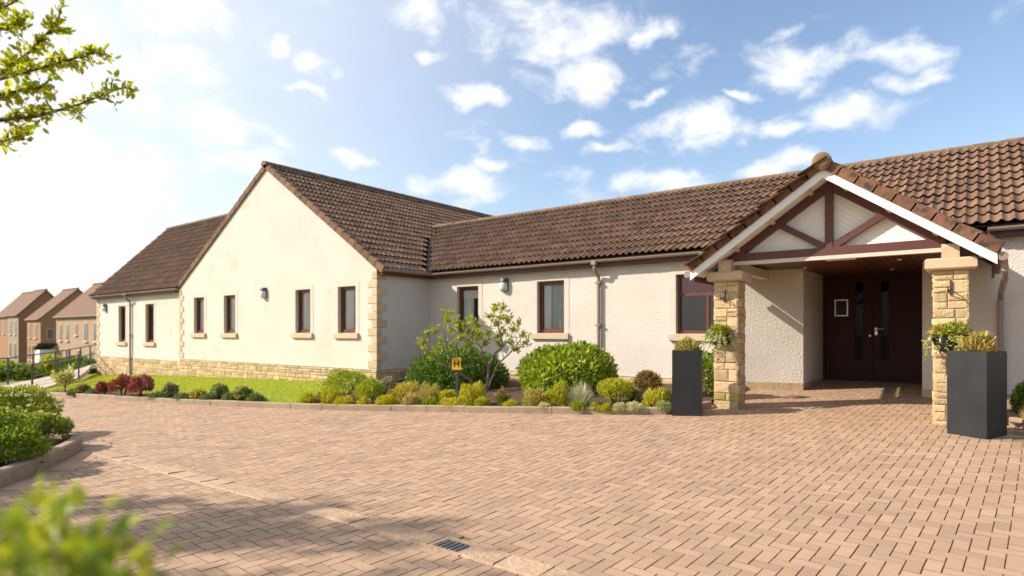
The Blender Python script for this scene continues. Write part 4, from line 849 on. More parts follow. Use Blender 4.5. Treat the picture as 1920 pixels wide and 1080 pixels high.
# double door
dz0, dz1 = Gf(-1.6, YD) - 0.02, 2.551; xm = -1.575
fr = MB(); fr.box(XSL, XSL + 0.05, YD - 0.06, YD + 0.05, dz0, dz1); fr.box(XSR - 0.05, XSR, YD - 0.06, YD + 0.05, dz0, dz1); fr.box(XSL + 0.05, XSR - 0.05, YD - 0.058, YD + 0.05, dz1 - 0.07, dz1)
fr.build('door_frame', M['door'], home)
def leaf(x0, x1, gx0, gx1, label):
    gz0, gz1 = 0.94, 2.39; m = MB(); y0, y1 = YD - 0.02, YD + 0.025; b = dz0 + 0.012; t = dz1 - 0.075
    m.box(x0, gx0, y0, y1, b, t); m.box(gx1, x1, y0, y1, b, t); m.box(gx0, gx1, y0, y1, b, gz0); m.box(gx0, gx1, y0, y1, gz1, t)
    for q in ((gx0 - 0.02, gx0, gz0 - 0.02, gz1 + 0.02), (gx1, gx1 + 0.02, gz0 - 0.02, gz1 + 0.02), (gx0, gx1, gz0 - 0.02, gz0), (gx0, gx1, gz1, gz1 + 0.02)): m.box(q[0], q[1], y0 - 0.012, y0 - 0.0005, q[2], q[3])
    d = m.build('door', M['door'], home); d['label'] = label; mesh_obj('pane', [(gx0, YD, gz0), (gx1, YD, gz0), (gx1, YD, gz1), (gx0, YD, gz1)], [(0,1,2,3)], M['glass_dark'], d); return d
dl = leaf(XSL + 0.052, xm - 0.003, -1.86, -1.74, 'left door leaf with a framed notice'); dr = leaf(xm + 0.003, XSR - 0.052, -1.44, -1.32, 'right door leaf with the lever handle')
nf = MB(); nx0, nx1, nz0, nz1 = -2.215, -1.985, 1.76, 2.08; y = YD - 0.021
nf.box(nx0, nx0 + 0.02, y - 0.015, y, nz0, nz1); nf.box(nx1 - 0.02, nx1, y - 0.015, y, nz0, nz1); nf.box(nx0 + 0.02, nx1 - 0.02, y - 0.015, y, nz0, nz0 + 0.02); nf.box(nx0 + 0.02, nx1 - 0.02, y - 0.015, y, nz1 - 0.02, nz1)
nf.build('notice_frame', M['steel'], dl); MB().box(nx0 + 0.02, nx1 - 0.02, y - 0.006, y, nz0 + 0.02, nz1 - 0.02).build('notice', M['planter'], dl)
h = MB(); h.lathe((0, 0, 0), [(0.001, 0.012), (0.026, 0.012), (0.026, 0)], 14); hb = h.build('handle_rose', M['steel'], dr); hb.matrix_basis = Matrix.Translation((xm + 0.055, YD - 0.021, 1.51)) @ Matrix.Rotation(RAD(90), 4, 'X')
MB().tube([(xm + 0.055, YD - 0.022, 1.51), (xm + 0.055, YD - 0.075, 1.51), (xm + 0.075, YD - 0.085, 1.512), (xm + 0.185, YD - 0.085, 1.512)], 0.010, 8).build('handle', M['steel'], dr)
MB().box(xm + 0.035, xm + 0.075, YD - 0.032, YD - 0.021, 1.40, 1.47).build('lock_plate', M['steel'], dr); MB().box(xm - 0.06, xm - 0.03, YD - 0.032, YD - 0.021, 1.37, 1.40).build('lock_plate', M['steel'], dl)
MB().box(XSL + 0.05, XSR - 0.05, YD - 0.03, YD + 0.2, dz0 - 0.05, dz0 + 0.01).build('threshold', M['steel'], home)
mesh_obj('lobby', [(XSL, YD + 0.06, dz0), (XSR, YD + 0.06, dz0), (XSR, YD + 2, dz0), (XSL, YD + 2, dz0), (XSL, YD + 0.06, 2.57), (XSR, YD + 0.06, 2.57), (XSR, YD + 2, 2.57), (XSL, YD + 2, 2.57)], [(0,1,2,3),(3,2,6,7),(0,3,7,4),(1,5,6,2),(4,7,6,5)], M['room'], home)
# porch notice board on the right reveal
MB().box(-0.72, -0.702, 12.0, 12.5, 1.3, 2.0).build('notice_board', M['blind_red'], home)

# ------------------------------------------------------------------ fixtures
def wall_lamp(x, y, z, label, s=1.0):
    root = tag(empty('wall_lamp', (x, y, z)), label, 'wall lamp', 'bulkhead lamps on the walls'); w, h, d = 0.105*s, 0.15*s, 0.11*s
    MB().cbox(x - w, x + w, y - 0.035, y - 0.001, z - h, z + h, 0.012).build('back_plate', M['lamp_dark'], root)
    def shell(z0, z1, grow):
        m = MB(); vs = []; k = 8
        for zz in np.linspace(z0, z1, 4):
            e = 1 - 0.28*abs((zz - z)/h)**2.5
            for t in np.linspace(0, math.pi, k): vs.append((x + (w*0.92 + grow)*math.cos(t), y - 0.03 - (d + grow)*e*math.sin(t)**0.7, zz))
        fs = [(r*k+i, r*k+i+1, (r+1)*k+i+1, (r+1)*k+i) for r in range(3) for i in range(k-1)] + [tuple(range(k))[::-1], tuple(range(3*k, 4*k))]
        return m.add(vs, fs)
    shell(z + 0.34*h, z + 0.97*h, 0.006).build('hood', M['lamp_dark'], root, False); shell(z - 0.95*h, z + 0.338*h, 0).build('cover', M['lamp_glass'], root, True)
wall_lamp(-16.13, YG, 2.57, 'grey bulkhead lamp high on the gable between two pairs of windows')
wall_lamp(-8.80, YM, 2.56, 'grey bulkhead lamp under the eaves between the small tree and the porch')
wall_lamp(-28.25, YL, 2.45, 'grey bulkhead lamp at the far left end of the building')

def planter(P0, ang, a, h, label):
    g = Gf(*P0); root = tag(empty('planter', (*P0, g)), label, 'planter', 'tall charcoal planters by the porch'); c, s = math.cos(ang), math.sin(ang)
    T = lambda u, v, z: (P0[0] + u*c - v*s, P0[1] + u*s + v*c, g + z)
    def ring(i, z): return [T(i, i, z), T(a - i, i, z), T(a - i, a - i, z), T(i, a - i, z)]
    m = MB(); R_ = [ring(0.006, -0.03), ring(0.0, 0.0), ring(0, h - 0.006), ring(0.006, h), ring(0.024, h), ring(0.024, h - 0.06)]; vs = sum(R_, [])
    m.add(vs, [(r*4+k, r*4+(k+1) % 4, r*4+4+(k+1) % 4, r*4+4+k) for r in range(5) for k in range(4)]); m.build('body', M['planter'], root)
    mesh_obj('compost', ring(0.024, h - 0.05), [(0, 1, 2, 3)], M['soil'], root)
    return T(a/2, a/2, h - 0.05)
pl_l = planter((-3.46, 8.25), RAD(18), 0.40, 0.93, 'tall charcoal square planter to the left of the porch')
pl_r = planter((-0.288, 8.58), RAD(-27), 0.402, 0.95, 'tall charcoal square planter to the right of the porch')

# yellow hydrant sign
hx, hyy, _ = on_ground(857, 745); hg = Gf(hx, hyy) + 0.05
hs = tag(empty('hydrant_sign', (hx, hyy, hg)), 'small yellow hydrant sign with a black H on a grey post', 'sign'); hd = np.array((0.94, 0.34, 0)); hn = np.array((0.34, -0.94, 0))
MB().obox((hx, hyy, hg + 0.26), hd, hn, (0, 0, 1), 0.055, 0.03, 0.62).build('post', M['lamp_dark'], hs)
c0 = np.array((hx, hyy, hg + 0.60)) + hn*0.026; pw, ph = 0.185, 0.235
MB().obox(c0, hd, hn, (0, 0, 1), pw, 0.012, ph).build('plate', M['yellow'], hs)
lt = MB()
for s in (-1, 1): lt.obox(c0 + hd*s*0.043 + hn*0.008, hd, hn, (0, 0, 1), 0.024, 0.003, 0.12)
lt.obox(c0 + hn*0.008, hd, hn, (0, 0, 1), 0.062, 0.003, 0.026); lt.build('letter_h', M['black'], hs)
# drain
dr_ = tag(empty('drain_grate', (-2.80, 3.01, 0)), 'small square iron drain grate set in the channel of the paving', 'drain')
gz = lambda x, y: Gf(x, y) + 0.004
m = MB(); x0, x1, y0, y1 = -2.952, -2.648, CHY - 0.121, CHY + 0.121; g = gz(-2.8, 3.0) + 0.004
for q in ((x0, x1, y0, y0 + 0.045), (x0, x1, y1 - 0.045, y1), (x0, x0 + 0.035, y0 + 0.045, y1 - 0.045), (x1 - 0.035, x1, y0 + 0.045, y1 - 0.045)): m.box(*q, g - 0.06, g)
m.build('frame', M['channel'], dr_)
for i in range(6): xx = x0 + 0.036 + i*0.0415; MB().box(xx, xx + 0.022, y0 + 0.046, y1 - 0.046, g - 0.04, g - 0.004).build('bar', M['drain'], dr_)
MB().box(x0 + 0.03, x1 - 0.03, y0 + 0.03, y1 - 0.03, g - 0.14, g - 0.10).build('sump', M['black'], dr_)

# ------------------------------------------------------------------ plants
def unit(v): return v / (np.linalg.norm(v, axis=-1, keepdims=True) + 1e-9)
def leaf_arrays(P, D, size, asp, r):
    """folded 4-point leaves at P pointing along D"""
    n = len(P); L_ = (size * r.uniform(0.6, 1.3, n))[:, None]; D = unit(D); side = unit(np.cross(D, unit(r.normal(size=(n, 3))))); up = np.cross(side, D)
    tip = P + D*L_ + up*L_*0.10*r.normal(size=(n, 1)); m1 = P + D*L_*0.30; m2 = P + D*L_*0.68; f = up*L_*0.07; w = side*L_*asp*0.5
    V = np.stack([P, m1 + w*0.92 + f, m2 + w*0.80 + f, tip, m2 - w*0.80 + f, m1 - w*0.92 + f], 1).reshape(-1, 3); k = np.arange(n)[:, None]*6
    return V, np.concatenate([k + np.array([[0, 1, 2, 3]]), k + np.array([[0, 3, 4, 5]])], 1).reshape(-1, 4)
def lumps(D, r, k=9, amp=0.2):
    out = np.zeros(len(D)); C = unit(r.normal(size=(k, 3)) * (1, 1, 0.8))
    for c in C: out = np.maximum(out, np.exp(-((1 - D @ c) / 0.16)))
    return 1 - amp + amp * 1.5 * out
def dome(n, r, rad, lump=0.2, k=10, low=-0.25, depth=0.35):
    D = unit(r.normal(size=(n*2, 3))); D = D[D[:, 2] > low][:n]; q = 1 - depth * np.abs(r.normal(size=len(D)))**1.2 * 0.5
    s = lumps(D, r, k, lump) * np.clip(q, 0.25, 1.0)
    return D * s[:, None] * np.array(rad), D
def stems_mesh(r, n, rad, h, base_r=0.012):
    m = MB()
    for i in range(n):
        a = r.uniform(0, 2*math.pi); e = r.uniform(0.2, 0.75); end = np.array((math.cos(a)*rad[0]*e, math.sin(a)*rad[1]*e, h*r.uniform(0.6, 0.95)))
        m.tube([(0.15*end[0], 0.15*end[1], -0.04), (0.5*end[0], 0.5*end[1], 0.5*end[2]), tuple(end)], [base_r, base_r*0.7, base_r*0.3], 5)
    return m
seed = [100]
def bush(loc, rad, n, size, leafs, label, name='shrub', cat='shrub', group=None, asp=0.5, lump=0.22, zc=None, stems=8, out=0.7, k=10, low=-0.3, blooms=None):
    seed[0] += 1; r = np.random.default_rng(seed[0]); root = tag(empty(name, loc), label, cat, group); zc = rad[2]*0.45 if zc is None else zc
    tot = sum(w for _, w in leafs); V0, F0, mi, off = [], [], [], 0
    P, D = dome(n, r, rad, lump, k, low); P = P + np.array((0, 0, zc)); ok = P[:, 2] > 0.0; P, D = P[ok], D[ok]; dirs = D*out + r.normal(size=D.shape)*0.6 + np.array((0, 0, 0.35))
    V, Fq = leaf_arrays(P, dirs, size, asp, r); w = np.array([q for _, q in leafs], float); w /= w.sum(); pick = r.choice(len(leafs), len(P), p=w)
    # yellower or paler leaves sit mostly on the outside
    o = np_mesh('foliage', V, Fq, [LF[q] for q, _ in leafs], root, mat_idx=np.repeat(pick, 2)); o.matrix_parent_inverse = Matrix.Identity(4)
    if stems:
        s = stems_mesh(r, stems, rad, zc + rad[2]*0.6, 0.010 + 0.008*rad[0]).build('stem', M['bark'], None); s.parent = root
    if blooms:
        bm, nb, bs = blooms; P, D = dome(nb, r, np.array(rad)*1.03, lump, k, 0.0, 0.05); P = P + np.array((0, 0, zc)); Vs, Fs = [], []
        for j in range(5):
            V, Fq = leaf_arrays(P, D + r.normal(size=D.shape)*0.9, bs, 0.7, r); Vs.append(V); Fs.append(Fq + j*len(V))
        b = np_mesh('blooms', np.vstack(Vs), np.vstack(Fs), LF[bm], None); b.parent = root; b['kind'] = 'stuff'
    return root
def tuft_arrays(r, n, rad, h, width, curl=0.6, spread=1.0, base=0.35):
    a = r.uniform(0, 2*math.pi, n); q = np.sqrt(r.uniform(0, 1, n)); d = np.stack([np.cos(a), np.sin(a), 0*a], -1)
    B = d * (q*rad*base)[:, None]; hh = h * (1 - 0.45*q**2) * r.uniform(0.7, 1.1, n); o = rad*(1 - base)*q*spread*r.uniform(0.7, 1.2, n)
    side = np.stack([-d[:, 1], d[:, 0], 0*a], -1) * width; up = np.array((0, 0, 1.0)); rows = []
    for f in (0, 0.45, 0.8):
        c = B + d*(o*(f**(1 + curl)))[:, None] + up*(hh*(f - 0.25*curl*f*f*q))[:, None]; rows += [c - side*(1 - 0.6*f), c + side*(1 - 0.6*f)]
    tip = B + d*o[:, None] + up*(hh*(1 - 0.25*curl*q))[:, None]
    V = np.stack(rows + [tip], 1).reshape(-1, 3); b = np.arange(n)[:, None]*7
    Q = np.concatenate([b + np.array([[0, 1, 3, 2]]), b + np.array([[2, 3, 5, 4]])], 0); T = b + np.array([[4, 5, 6, 6]])
    return V, Q, T
def tuft(loc, rad, h, n, mat, label, width=0.006, curl=0.6, name='grass_tuft', cat='grass plant', group=None, tips=None, base=0.35):
    seed[0] += 1; r = np.random.default_rng(seed[0]); root = tag(empty(name, loc), label, cat, group); V, Q, T = tuft_arrays(r, n, rad, h, width, curl, 1.0, base)
    me = bpy.data.meshes.new('blade'); me.from_pydata(V.tolist(), [], Q.tolist() + [t[:3] for t in T.tolist()]); me.materials.append(LF[mat]); me.update()
    o = bpy.data.objects.new('blades', me); col.objects.link(o); o.parent = root
    if tips:
        tv = V.reshape(-1, 7, 3)[:, 6]; tv = tv[r.random(len(tv)) < 0.5]; V2, F2 = leaf_arrays(tv - np.array((0, 0, 0.01)), r.normal(size=tv.shape) + np.array((0, 0, 1.5)), 0.035, 0.5, r); t = np_mesh('flower_tips', V2, F2, LF[tips], None); t.parent = root; t['kind'] = 'stuff'
    return root
def heather(loc, rad, h, n, mats, label, size=0.035, group=None, name='heather', cat='heather'):
    """low mound of short upright sprigs"""
    seed[0] += 1; r = np.random.default_rng(seed[0]); root = tag(empty(name, loc), label, cat, group)
    P, D = dome(n, r, (rad*1.05, rad*0.9, h), 0.34, 14, -0.05, 0.45); P[:, 2] += 0.0; ok = P[:, 2] > -0.01; P, D = P[ok], D[ok]
    V, Fq = leaf_arrays(P, D*0.9 + np.array((0, 0, 0.8)) + r.normal(size=D.shape)*0.38, size*1.45, 0.22, r); w = np.array([q for _, q in mats], float); w /= w.sum()
    o = np_mesh('sprigs', V, Fq, [LF[q] for q, _ in mats], None, mat_idx=np.repeat(r.choice(len(mats), len(P), p=w), 2)); o.parent = root
    s = stems_mesh(r, 6, (rad, rad), h*0.8, 0.006).build('stem', M['bark'], None); s.parent = root
    return root
def at(px, py, dz=0.05):
    x, y, t = on_ground(px, py, dz); return (x, y, Gf(x, y) + dz), t
BED = 'plants in the bed before the main wall'
# big shrubs by the wall
bush((-8.95, 9.72, 0.22), (1.22, 0.80, 0.60), 9000, 0.085, [('dark', 5), ('mid', 2)], 'large rounded dark green evergreen shrub behind the hydrant sign', 'evergreen_shrub', asp=0.42, lump=0.14, k=22, zc=0.24)
bush((-6.10, 9.62, 0.27), (0.93, 0.80, 0.70), 7500, 0.10, [('bright', 5), ('dark', 2), ('lime', 3)], 'large rounded bright green shrub below the window with the grey net', 'evergreen_shrub', asp=0.42, lump=0.18, k=22, zc=0.26)
bush((-3.62, 9.95, 0.32), (0.34, 0.36, 0.50), 2600, 0.06, [('bright', 3), ('dark', 2)], 'narrow bright green shrub squeezed between planter and left porch pillar', 'evergreen_shrub', asp=0.45, zc=0.32)
bush((-3.30, 9.92, 0.98), (0.13, 0.13, 0.14), 500, 0.06, [('mid', 3), ('dark', 1)], 'small round topiary head just left of the left pillar', 'topiary', 'topiary', asp=0.25, stems=0, zc=0.16)
bush((0.62, 9.85, 0.33), (0.34, 0.40, 0.36), 3000, 0.055, [('dark', 4), ('bright', 1)], 'dark green leafy shrub behind the planter at the right edge', 'evergreen_shrub', asp=0.5, zc=0.25)
bush((1.25, 9.9, 0.33), (0.42, 0.40, 0.40), 2600, 0.055, [('dark', 4), ('bright', 1)], 'dark green shrub farthest right, cut by the picture edge', 'evergreen_shrub', asp=0.5, zc=0.25)
tuft((0.47, 9.46, 0.36), 0.14, 0.27, 260, 'tan', 'pale feathery grass tuft beside the larger planter at right edge', 0.004, 0.6, base=0.4)
# bed plants: (px, py, width px, height px, kind, leaf mix, label)
SPEC = [
 (577, 757, 30, 16, 'h', [('yellow', 3), ('lime', 1)], 'small bright yellow mound at the left end of the bed'),
 (600, 756, 22, 17, 'h', [('tan', 2), ('lime', 1)], 'small tan and green tuft next to the leftmost yellow mound'),
 (622, 757, 34, 24, 'h', [('yellow', 2), ('lime', 2)], 'yellow-green mound in front of the tall feathery shrub'),
 (650, 748, 84, 50, 'b', [('bright', 3), ('lime', 2)], 'tall feathery bright green shrub near the gable corner'),
 (646, 761, 34, 15, 'h', [('yellow', 4), ('lime', 1)], 'low yellow mound at the kerb below the feathery shrub'),
 (690, 757, 52, 40, 'b', [('lime', 3), ('bright', 2)], 'rounded yellow-green shrub just left of the stone quoins'),
 (684, 762, 24, 14, 'h', [('yellow', 4)], 'tiny yellow mound in front of the rounded yellow-green shrub'),
 (724, 742, 36, 30, 'b', [('silver', 2), ('mid', 2), ('pink', 1)], 'pale spotted shrub standing at the foot of the stone corner'),
 (728, 762, 40, 19, 'h', [('yellow', 4), ('lime', 1)], 'wide low yellow mound below the spotted corner shrub'),
 (762, 754, 60, 34, 'h', [('yellow', 2), ('orange', 3)], 'broad golden-orange heather in front of the dark evergreen shrub'),
 (770, 762, 38, 18, 'h', [('tan', 3), ('orange', 1)], 'pinkish tan heather at the kerb below the golden one'),
 (806, 757, 38, 32, 'h', [('tan', 2), ('lime', 1), ('orange', 1)], 'tan and green heather to the left of the hydrant sign'),
 (805, 763, 24, 13, 'h', [('bright', 3)], 'small green clump at the kerb left of the hydrant sign'),
 (835, 757, 36, 28, 'h', [('yellow', 2), ('lime', 2)], 'yellow-green mound immediately left of the sign post'),
 (848, 763, 44, 11, 'h', [('yellow', 4)], 'flat yellow cushion at the kerb under the hydrant sign'),
 (887, 760, 48, 37, 'h', [('yellow', 3), ('lime', 2)], 'round bright yellow shrub to the right of the hydrant sign'),
 (903, 764, 26, 14, 'h', [('lime', 3)], 'small lime clump right of the round yellow shrub'),
 (941, 760, 28, 30, 'g', 'mid', 'upright green strap-leaved clump with reddish tops in the middle bed'),
 (957, 765, 24, 9, 'h', [('lime', 2), ('yellow', 1)], 'low lime cushion right of the strap-leaved clump'),
 (1003, 763, 48, 32, 'h', [('orange', 1), ('lime', 1), ('tan', 1)], 'tan and yellow heather left of the upright lime shrub'),
 (1042, 763, 42, 40, 'h', [('lime', 3), ('yellow', 1)], 'upright lime shrub in front of the bright evergreen'),
 (1019, 768, 22, 8, 'h', [('cream', 3), ('lime', 1)], 'small white-flowered cushion at the kerb'),
 (1088, 762, 62, 46, 'g', 'silver', 'silvery grey-green grass tuft in front of the bright evergreen'),
 (1086, 769, 28, 12, 'h', [('bright', 3), ('lime', 1)], 'small fresh green clump below the silvery tuft'),
 (1118, 769, 18, 9, 'h', [('lime', 3)], 'tiny lime cushion right of the silvery tuft'),
 (1137, 770, 18, 8, 'h', [('lime', 2), ('yellow', 1)], 'tiny yellow-lime cushion left of the cream cushions'),
 (1162, 770, 22, 9, 'h', [('cream', 2), ('lime', 1)], 'small cream cushion below the tiered yellow-green shrub'),
 (1188, 770, 28, 11, 'h', [('cream', 4), ('lime', 1)], 'wide whitish cushion at the kerb near the planter'),
 (1154, 758, 62, 42, 'b', [('lime', 3), ('yellow', 2), ('grey', 1)], 'tiered yellow-green shrub between evergreen and rust-coloured bush'),
 (1214, 748, 48, 50, 'b', [('rust', 4), ('mid', 1)], 'rust-brown twiggy bush against the wall left of the planter'),
 (1226, 765, 48, 32, 'h', [('lime', 2), ('yellow', 1), ('orange', 1)], 'yellow-green heather below the rust-brown bush'),
 (1252, 763, 22, 36, 'g', 'bright', 'fresh green spiky clump right beside the left planter'),
 (1247, 770, 22, 15, 'h', [('silver', 2), ('bright', 1)], 'pale green leafy rosette at the foot of the left planter'),
 (1185, 752, 26, 24, 'b', [('tan', 2), ('mid', 1)], 'thin tan bush behind the tiered yellow-green shrub')]
for (px, py, wpx, hpx, kd, mix, label) in SPEC:
    loc, t = at(px, py); w = wpx*t/FPX/2*1.08; h = hpx*t/FPX*1.12
    if kd == 'h': heather(loc, w, h, int(500 + 5200*w), mix, label, 0.028 + 0.06*w, BED)
    elif kd == 'b': bush(loc, (w, w*0.85, h*0.60), int(700 + 4200*w), 0.055, mix, label, group=BED, asp=0.32, lump=0.25, zc=h*0.42, stems=7, out=0.9)
    else: tuft(loc, w*1.1, h, int(240 + 900*w), mix, label, 0.0045 if mix == 'silver' else 0.010, 0.5, group=BED, tips='rust' if px == 941 else None, name='strap_plant' if mix != 'silver' else 'grass_tuft')
# strip along the lawn
STRIP = 'plants in the strip along the lawn'
SP2 = [
 (195, 742, 26, 26, 'b', [('red', 5)], 'small wine-red shrub left of the big red one'),
 (230, 744, 48, 40, 'b', [('red', 5), ('rust', 1)], 'big wine-red shrub nearest the downpipe'),
 (265, 746, 48, 44, 'b', [('red', 5), ('pink', 1)], 'big wine-red shrub at the right of the red group'),
 (155, 740, 26, 22, 'b', [('mid', 2), ('pink', 1), ('tan', 1)], 'small pinkish green shrub left of the red shrubs'),
 (320, 746, 26, 27, 'b', [('grey', 2), ('tan', 2)], 'small tan-tipped shrub just right of the red shrubs'),
 (372, 750, 26, 18, 'b', [('yellow', 2), ('grey', 1)], 'small yellow-flecked shrub in the middle of the lawn strip'),
 (412, 750, 28, 32, 'b', [('mid', 2), ('silver', 1), ('tan', 1)], 'green and tan shrub left of the last shrub of the strip'),
 (456, 752, 32, 28, 'b', [('mid', 2), ('silver', 1), ('yellow', 1)], 'last small variegated shrub at the right end of the lawn strip')]
for (px, py, wpx, hpx, kd, mix, label) in SP2:
    loc, t = at(px, py); w = wpx*t/FPX/2; h = hpx*t/FPX*0.95
    bush(loc, (w, w*0.85, h*0.58), int(600 + 3600*w), 0.06, mix, label, group=STRIP, asp=0.4, lump=0.28, zc=h*0.44, stems=7, out=0.9)
for i, (px, py, wpx) in enumerate([(140, 741, 24), (175, 741, 22), (300, 748, 34), (345, 750, 34), (392, 752, 30), (432, 753, 34), (480, 754, 30)]):
    loc, t = at(px, py); heather(loc, wpx*t/FPX/2, 0.13, 700, [('grey', 4), ('mid', 1)], ['grey-green mat plant left of the pinkish shrub', 'grey-green mat plant beside the small red shrub', 'grey-green mat plant under the right edge of the red shrubs', 'grey-green mat plant before the yellow-flecked shrub', 'grey-green mat plant after the yellow-flecked shrub', 'grey-green mat plant between the last two strip shrubs', 'grey-green mat plant at the right tip of the strip'][i], 0.05, 'grey-green mat plants', 'mat_plant', 'ground cover')

# small trees ------------------------------------------------------
def grow(m, leaves, p, d, length, r0, depth, r, spread=0.5, up=0.12, seg=4, kids=3, min_leaf=1):
    pts = [np.array(p, float)]; d = np.array(d, float)
    for i in range(seg):
        d = d + r.normal(size=3)*0.13 + np.array((0, 0, up)); d /= np.linalg.norm(d); pts.append(pts[-1] + d*length/seg)
    m.tube(pts, [r0*(1 - 0.55*i/seg) for i in range(seg+1)], 6 if r0 > 0.01 else 4)
    if depth <= min_leaf:
        for q in np.linspace(0.15, 1, 6 + 2*seg):
            i = min(int(q*seg), seg-1); f = q*seg - i; leaves.append((pts[i]*(1-f) + pts[i+1]*f, d.copy()))
    if depth > 0:
        for k in range(kids):
            f = r.uniform(0.45, 1.0) if k else 1.0; i = min(int(f*seg), seg-1); a = r.normal(size=3); a -= d*np.dot(a, d); a /= np.linalg.norm(a)
            grow(m, leaves, pts[i] + (pts[i+1]-pts[i])*(f*seg - i), d + a*spread*r.uniform(0.6, 1.3), length*r.uniform(0.58, 0.78), r0*0.55, depth-1, r, spread, up, max(2, seg-1), kids, min_leaf)
def leaf_crown(name, pts, mat, parent, size, per, r, jitter, asp=0.5):
    P = np.repeat(np.array([q[0] for q in pts]), per, 0); D = np.repeat(np.array([q[1] for q in pts]), per, 0); P = P + r.normal(size=P.shape)*jitter
    V, Fq = leaf_arrays(P, D*0.5 + r.normal(size=P.shape)*0.8 + np.array((0, 0, 0.3)), size, asp, r); o = np_mesh(name, V, Fq, [LF[q] for q in (mat if isinstance(mat, list) else [mat])], None, mat_idx=np.repeat(r.integers(0, len(mat), len(P)), 2) if isinstance(mat, list) else None); o.parent = parent; return o
r = np.random.default_rng(5); Rw = np.array((RT[0], RT[1], 0)); Fw3 = np.array((FW[0], FW[1], 0))
def near_pt(px, py, t): d = ray(px, py)*t; return np.array((d[0], d[1], d[2] + CZ))
TT = 12.0; lc = near_pt(908, 735, TT); lc[2] = Gf(lc[0], lc[1]) + 0.04
st = tag(empty('small_tree', tuple(lc)), 'open multi-stemmed small tree with fresh yellow-green leaves before the wall', 'tree'); m = MB(); lv = []; nodes = []
def limb(pts, rad, rend=None):
    P = [near_pt(px, py, TT + dt) - lc for px, py, dt in pts]; P = [p + r.normal(size=3)*0.008 for p in P]
    if pts[0][1] > 718: P[0][2] = -0.05
    m.tube(P, list(np.linspace(rad, rend or rad*0.45, len(P))), 7)
    for a_, b_ in zip(P[:-1], P[1:]):
        for q in (0.5, 1.0): nodes.append(a_*(1-q) + b_*q)
limb([(911, 735, 0), (915, 705, 0), (916, 684, 0), (900, 670, 0), (902, 651, .05), (888, 636, .1), (876, 622, .1)], 0.036)
limb([(916, 686, 0), (928, 661, -.05), (944, 649, -.1), (940, 630, -.1), (934, 610, -.1), (938, 592, -.1)], 0.026)
limb([(913, 734, .1), (922, 712, .1), (933, 682, .1), (956, 663, .1), (963, 651, .1), (977, 638, .1)], 0.020)
limb([(899, 728, 0), (879, 710, -.05), (860, 700, -.1), (837, 687, -.1), (820, 676, -.1), (806, 660, -.1)], 0.032)
limb([(866, 703, -.08), (851, 682, -.1), (839, 661, -.15), (838, 642, -.15), (832, 618, -.15)], 0.022)
limb([(852, 682, -.1), (854, 657, -.05), (858, 640, 0), (866, 622, 0)], 0.016)
limb([(902, 652, .05), (915, 636, .1), (918, 615, .15), (922, 600, .15)], 0.014)
limb([(944, 649, -.1), (958, 632, -.15), (962, 614, -.2)], 0.012)
nodes = np.array(nodes)
for (px, py) in [(793,646),(803,632),(815,618),(826,640),(838,605),(846,622),(820,652),(858,608),(862,634),(872,616),(800,660),(846,648),(812,668),(838,590),(880,604),(886,628),(876,648),
                 (900,612),(897,632),(908,648),(918,596),(926,584),(930,610),(940,598),(944,582),(952,606),(962,622),(972,612),(978,632),(984,646),(960,644),(930,632),(946,626),(968,658),(916,626),(938,650)]:
    c = near_pt(px, py, TT + r.normal()*0.22) - lc; k = nodes[np.argmin(np.linalg.norm(nodes - c - np.array((0, 0, -0.08)), axis=1))]
    mid = (c + k)/2 + r.normal(size=3)*0.02 - np.array((0, 0, 0.02)); m.tube([k, mid, c], [0.009, 0.006, 0.003], 5)
    for j in range(7):
        d = unit(unit(c - k)*0.6 + r.normal(size=3)*0.75 + np.array((0, 0, 0.45))); l = r.uniform(0.07, 0.17); m.tube([c, c + d*l], [0.003, 0.0015], 4)
        for q in np.linspace(0.1, 1.0, 5): lv.append((c + d*l*q, d))
t_ = m.build('trunk', M['bark_pale'], None); t_.parent = st
leaf_crown('crown', lv, ['lime', 'lime', 'bright'], st, 0.062, 2, r, 0.012, 0.48)
r = np.random.default_rng(9); loc, t = at(122, 738); s2 = tag(empty('small_tree', loc), 'little cream-variegated shrub on thin stems beside the ramp railing', 'tree'); m = MB(); lv = []
for k in range(3): grow(m, lv, (0, 0, -0.03), (r.normal()*0.3, r.normal()*0.3, 1), 0.34, 0.016, 2, r, 0.7, 0.1, 3, 3)
t_ = m.build('trunk', M['bark'], None); t_.parent = s2; leaf_crown('crown', lv, ['lime', 'cream', 'lime'], s2, 0.075, 3, r, 0.04, 0.55)

# island bed shrubs
ISLG = 'shrubs in the island bed'
for (px, py, w, h, nn, mix, label, bl) in [
  (8, 815, 1.05, 0.74, 8500, [('lime', 5), ('mid', 2), ('yellow', 1)], 'large shrub with cream-tipped lime leaves at the back of the island bed', ('cream', 130, 0.035)),
  (78, 832, 0.46, 0.46, 3200, [('mid', 3), ('grey', 1), ('lime', 3)], 'green shrub nearest the rounded end of the island kerb', ('cream', 30, 0.03)),
  (0, 874, 0.62, 0.50, 4800, [('mid', 3), ('bright', 3), ('lime', 1)], 'fine green shrub at the front of the island bed by the left edge', None),
  (-60, 870, 0.9, 0.75, 4200, [('mid', 3), ('lime', 2)], 'shrub of the island bed cut by the left edge of the picture', None)]:
    x, y, t = on_ground(px, py, 0.1); bush((x, y, Gf(x, y) + 0.08), (w*0.62, w*0.62, h*0.56), nn, 0.055, mix, label, group=ISLG, asp=0.42, lump=0.30, k=16, zc=h*0.44, stems=12, out=0.9, blooms=bl)
for (x, y, label) in ((-9.62, 2.60, 'tiny lime clump in the tip of the island bed'), (-8.75, 2.12, 'tiny lime clump in front of the fine green island shrub')):
    heather((x, y, Gf(x, y) + 0.09), 0.09, 0.09, 240, [('lime', 2), ('mid', 1)], label, 0.03, ISLG, 'clump', 'ground cover')

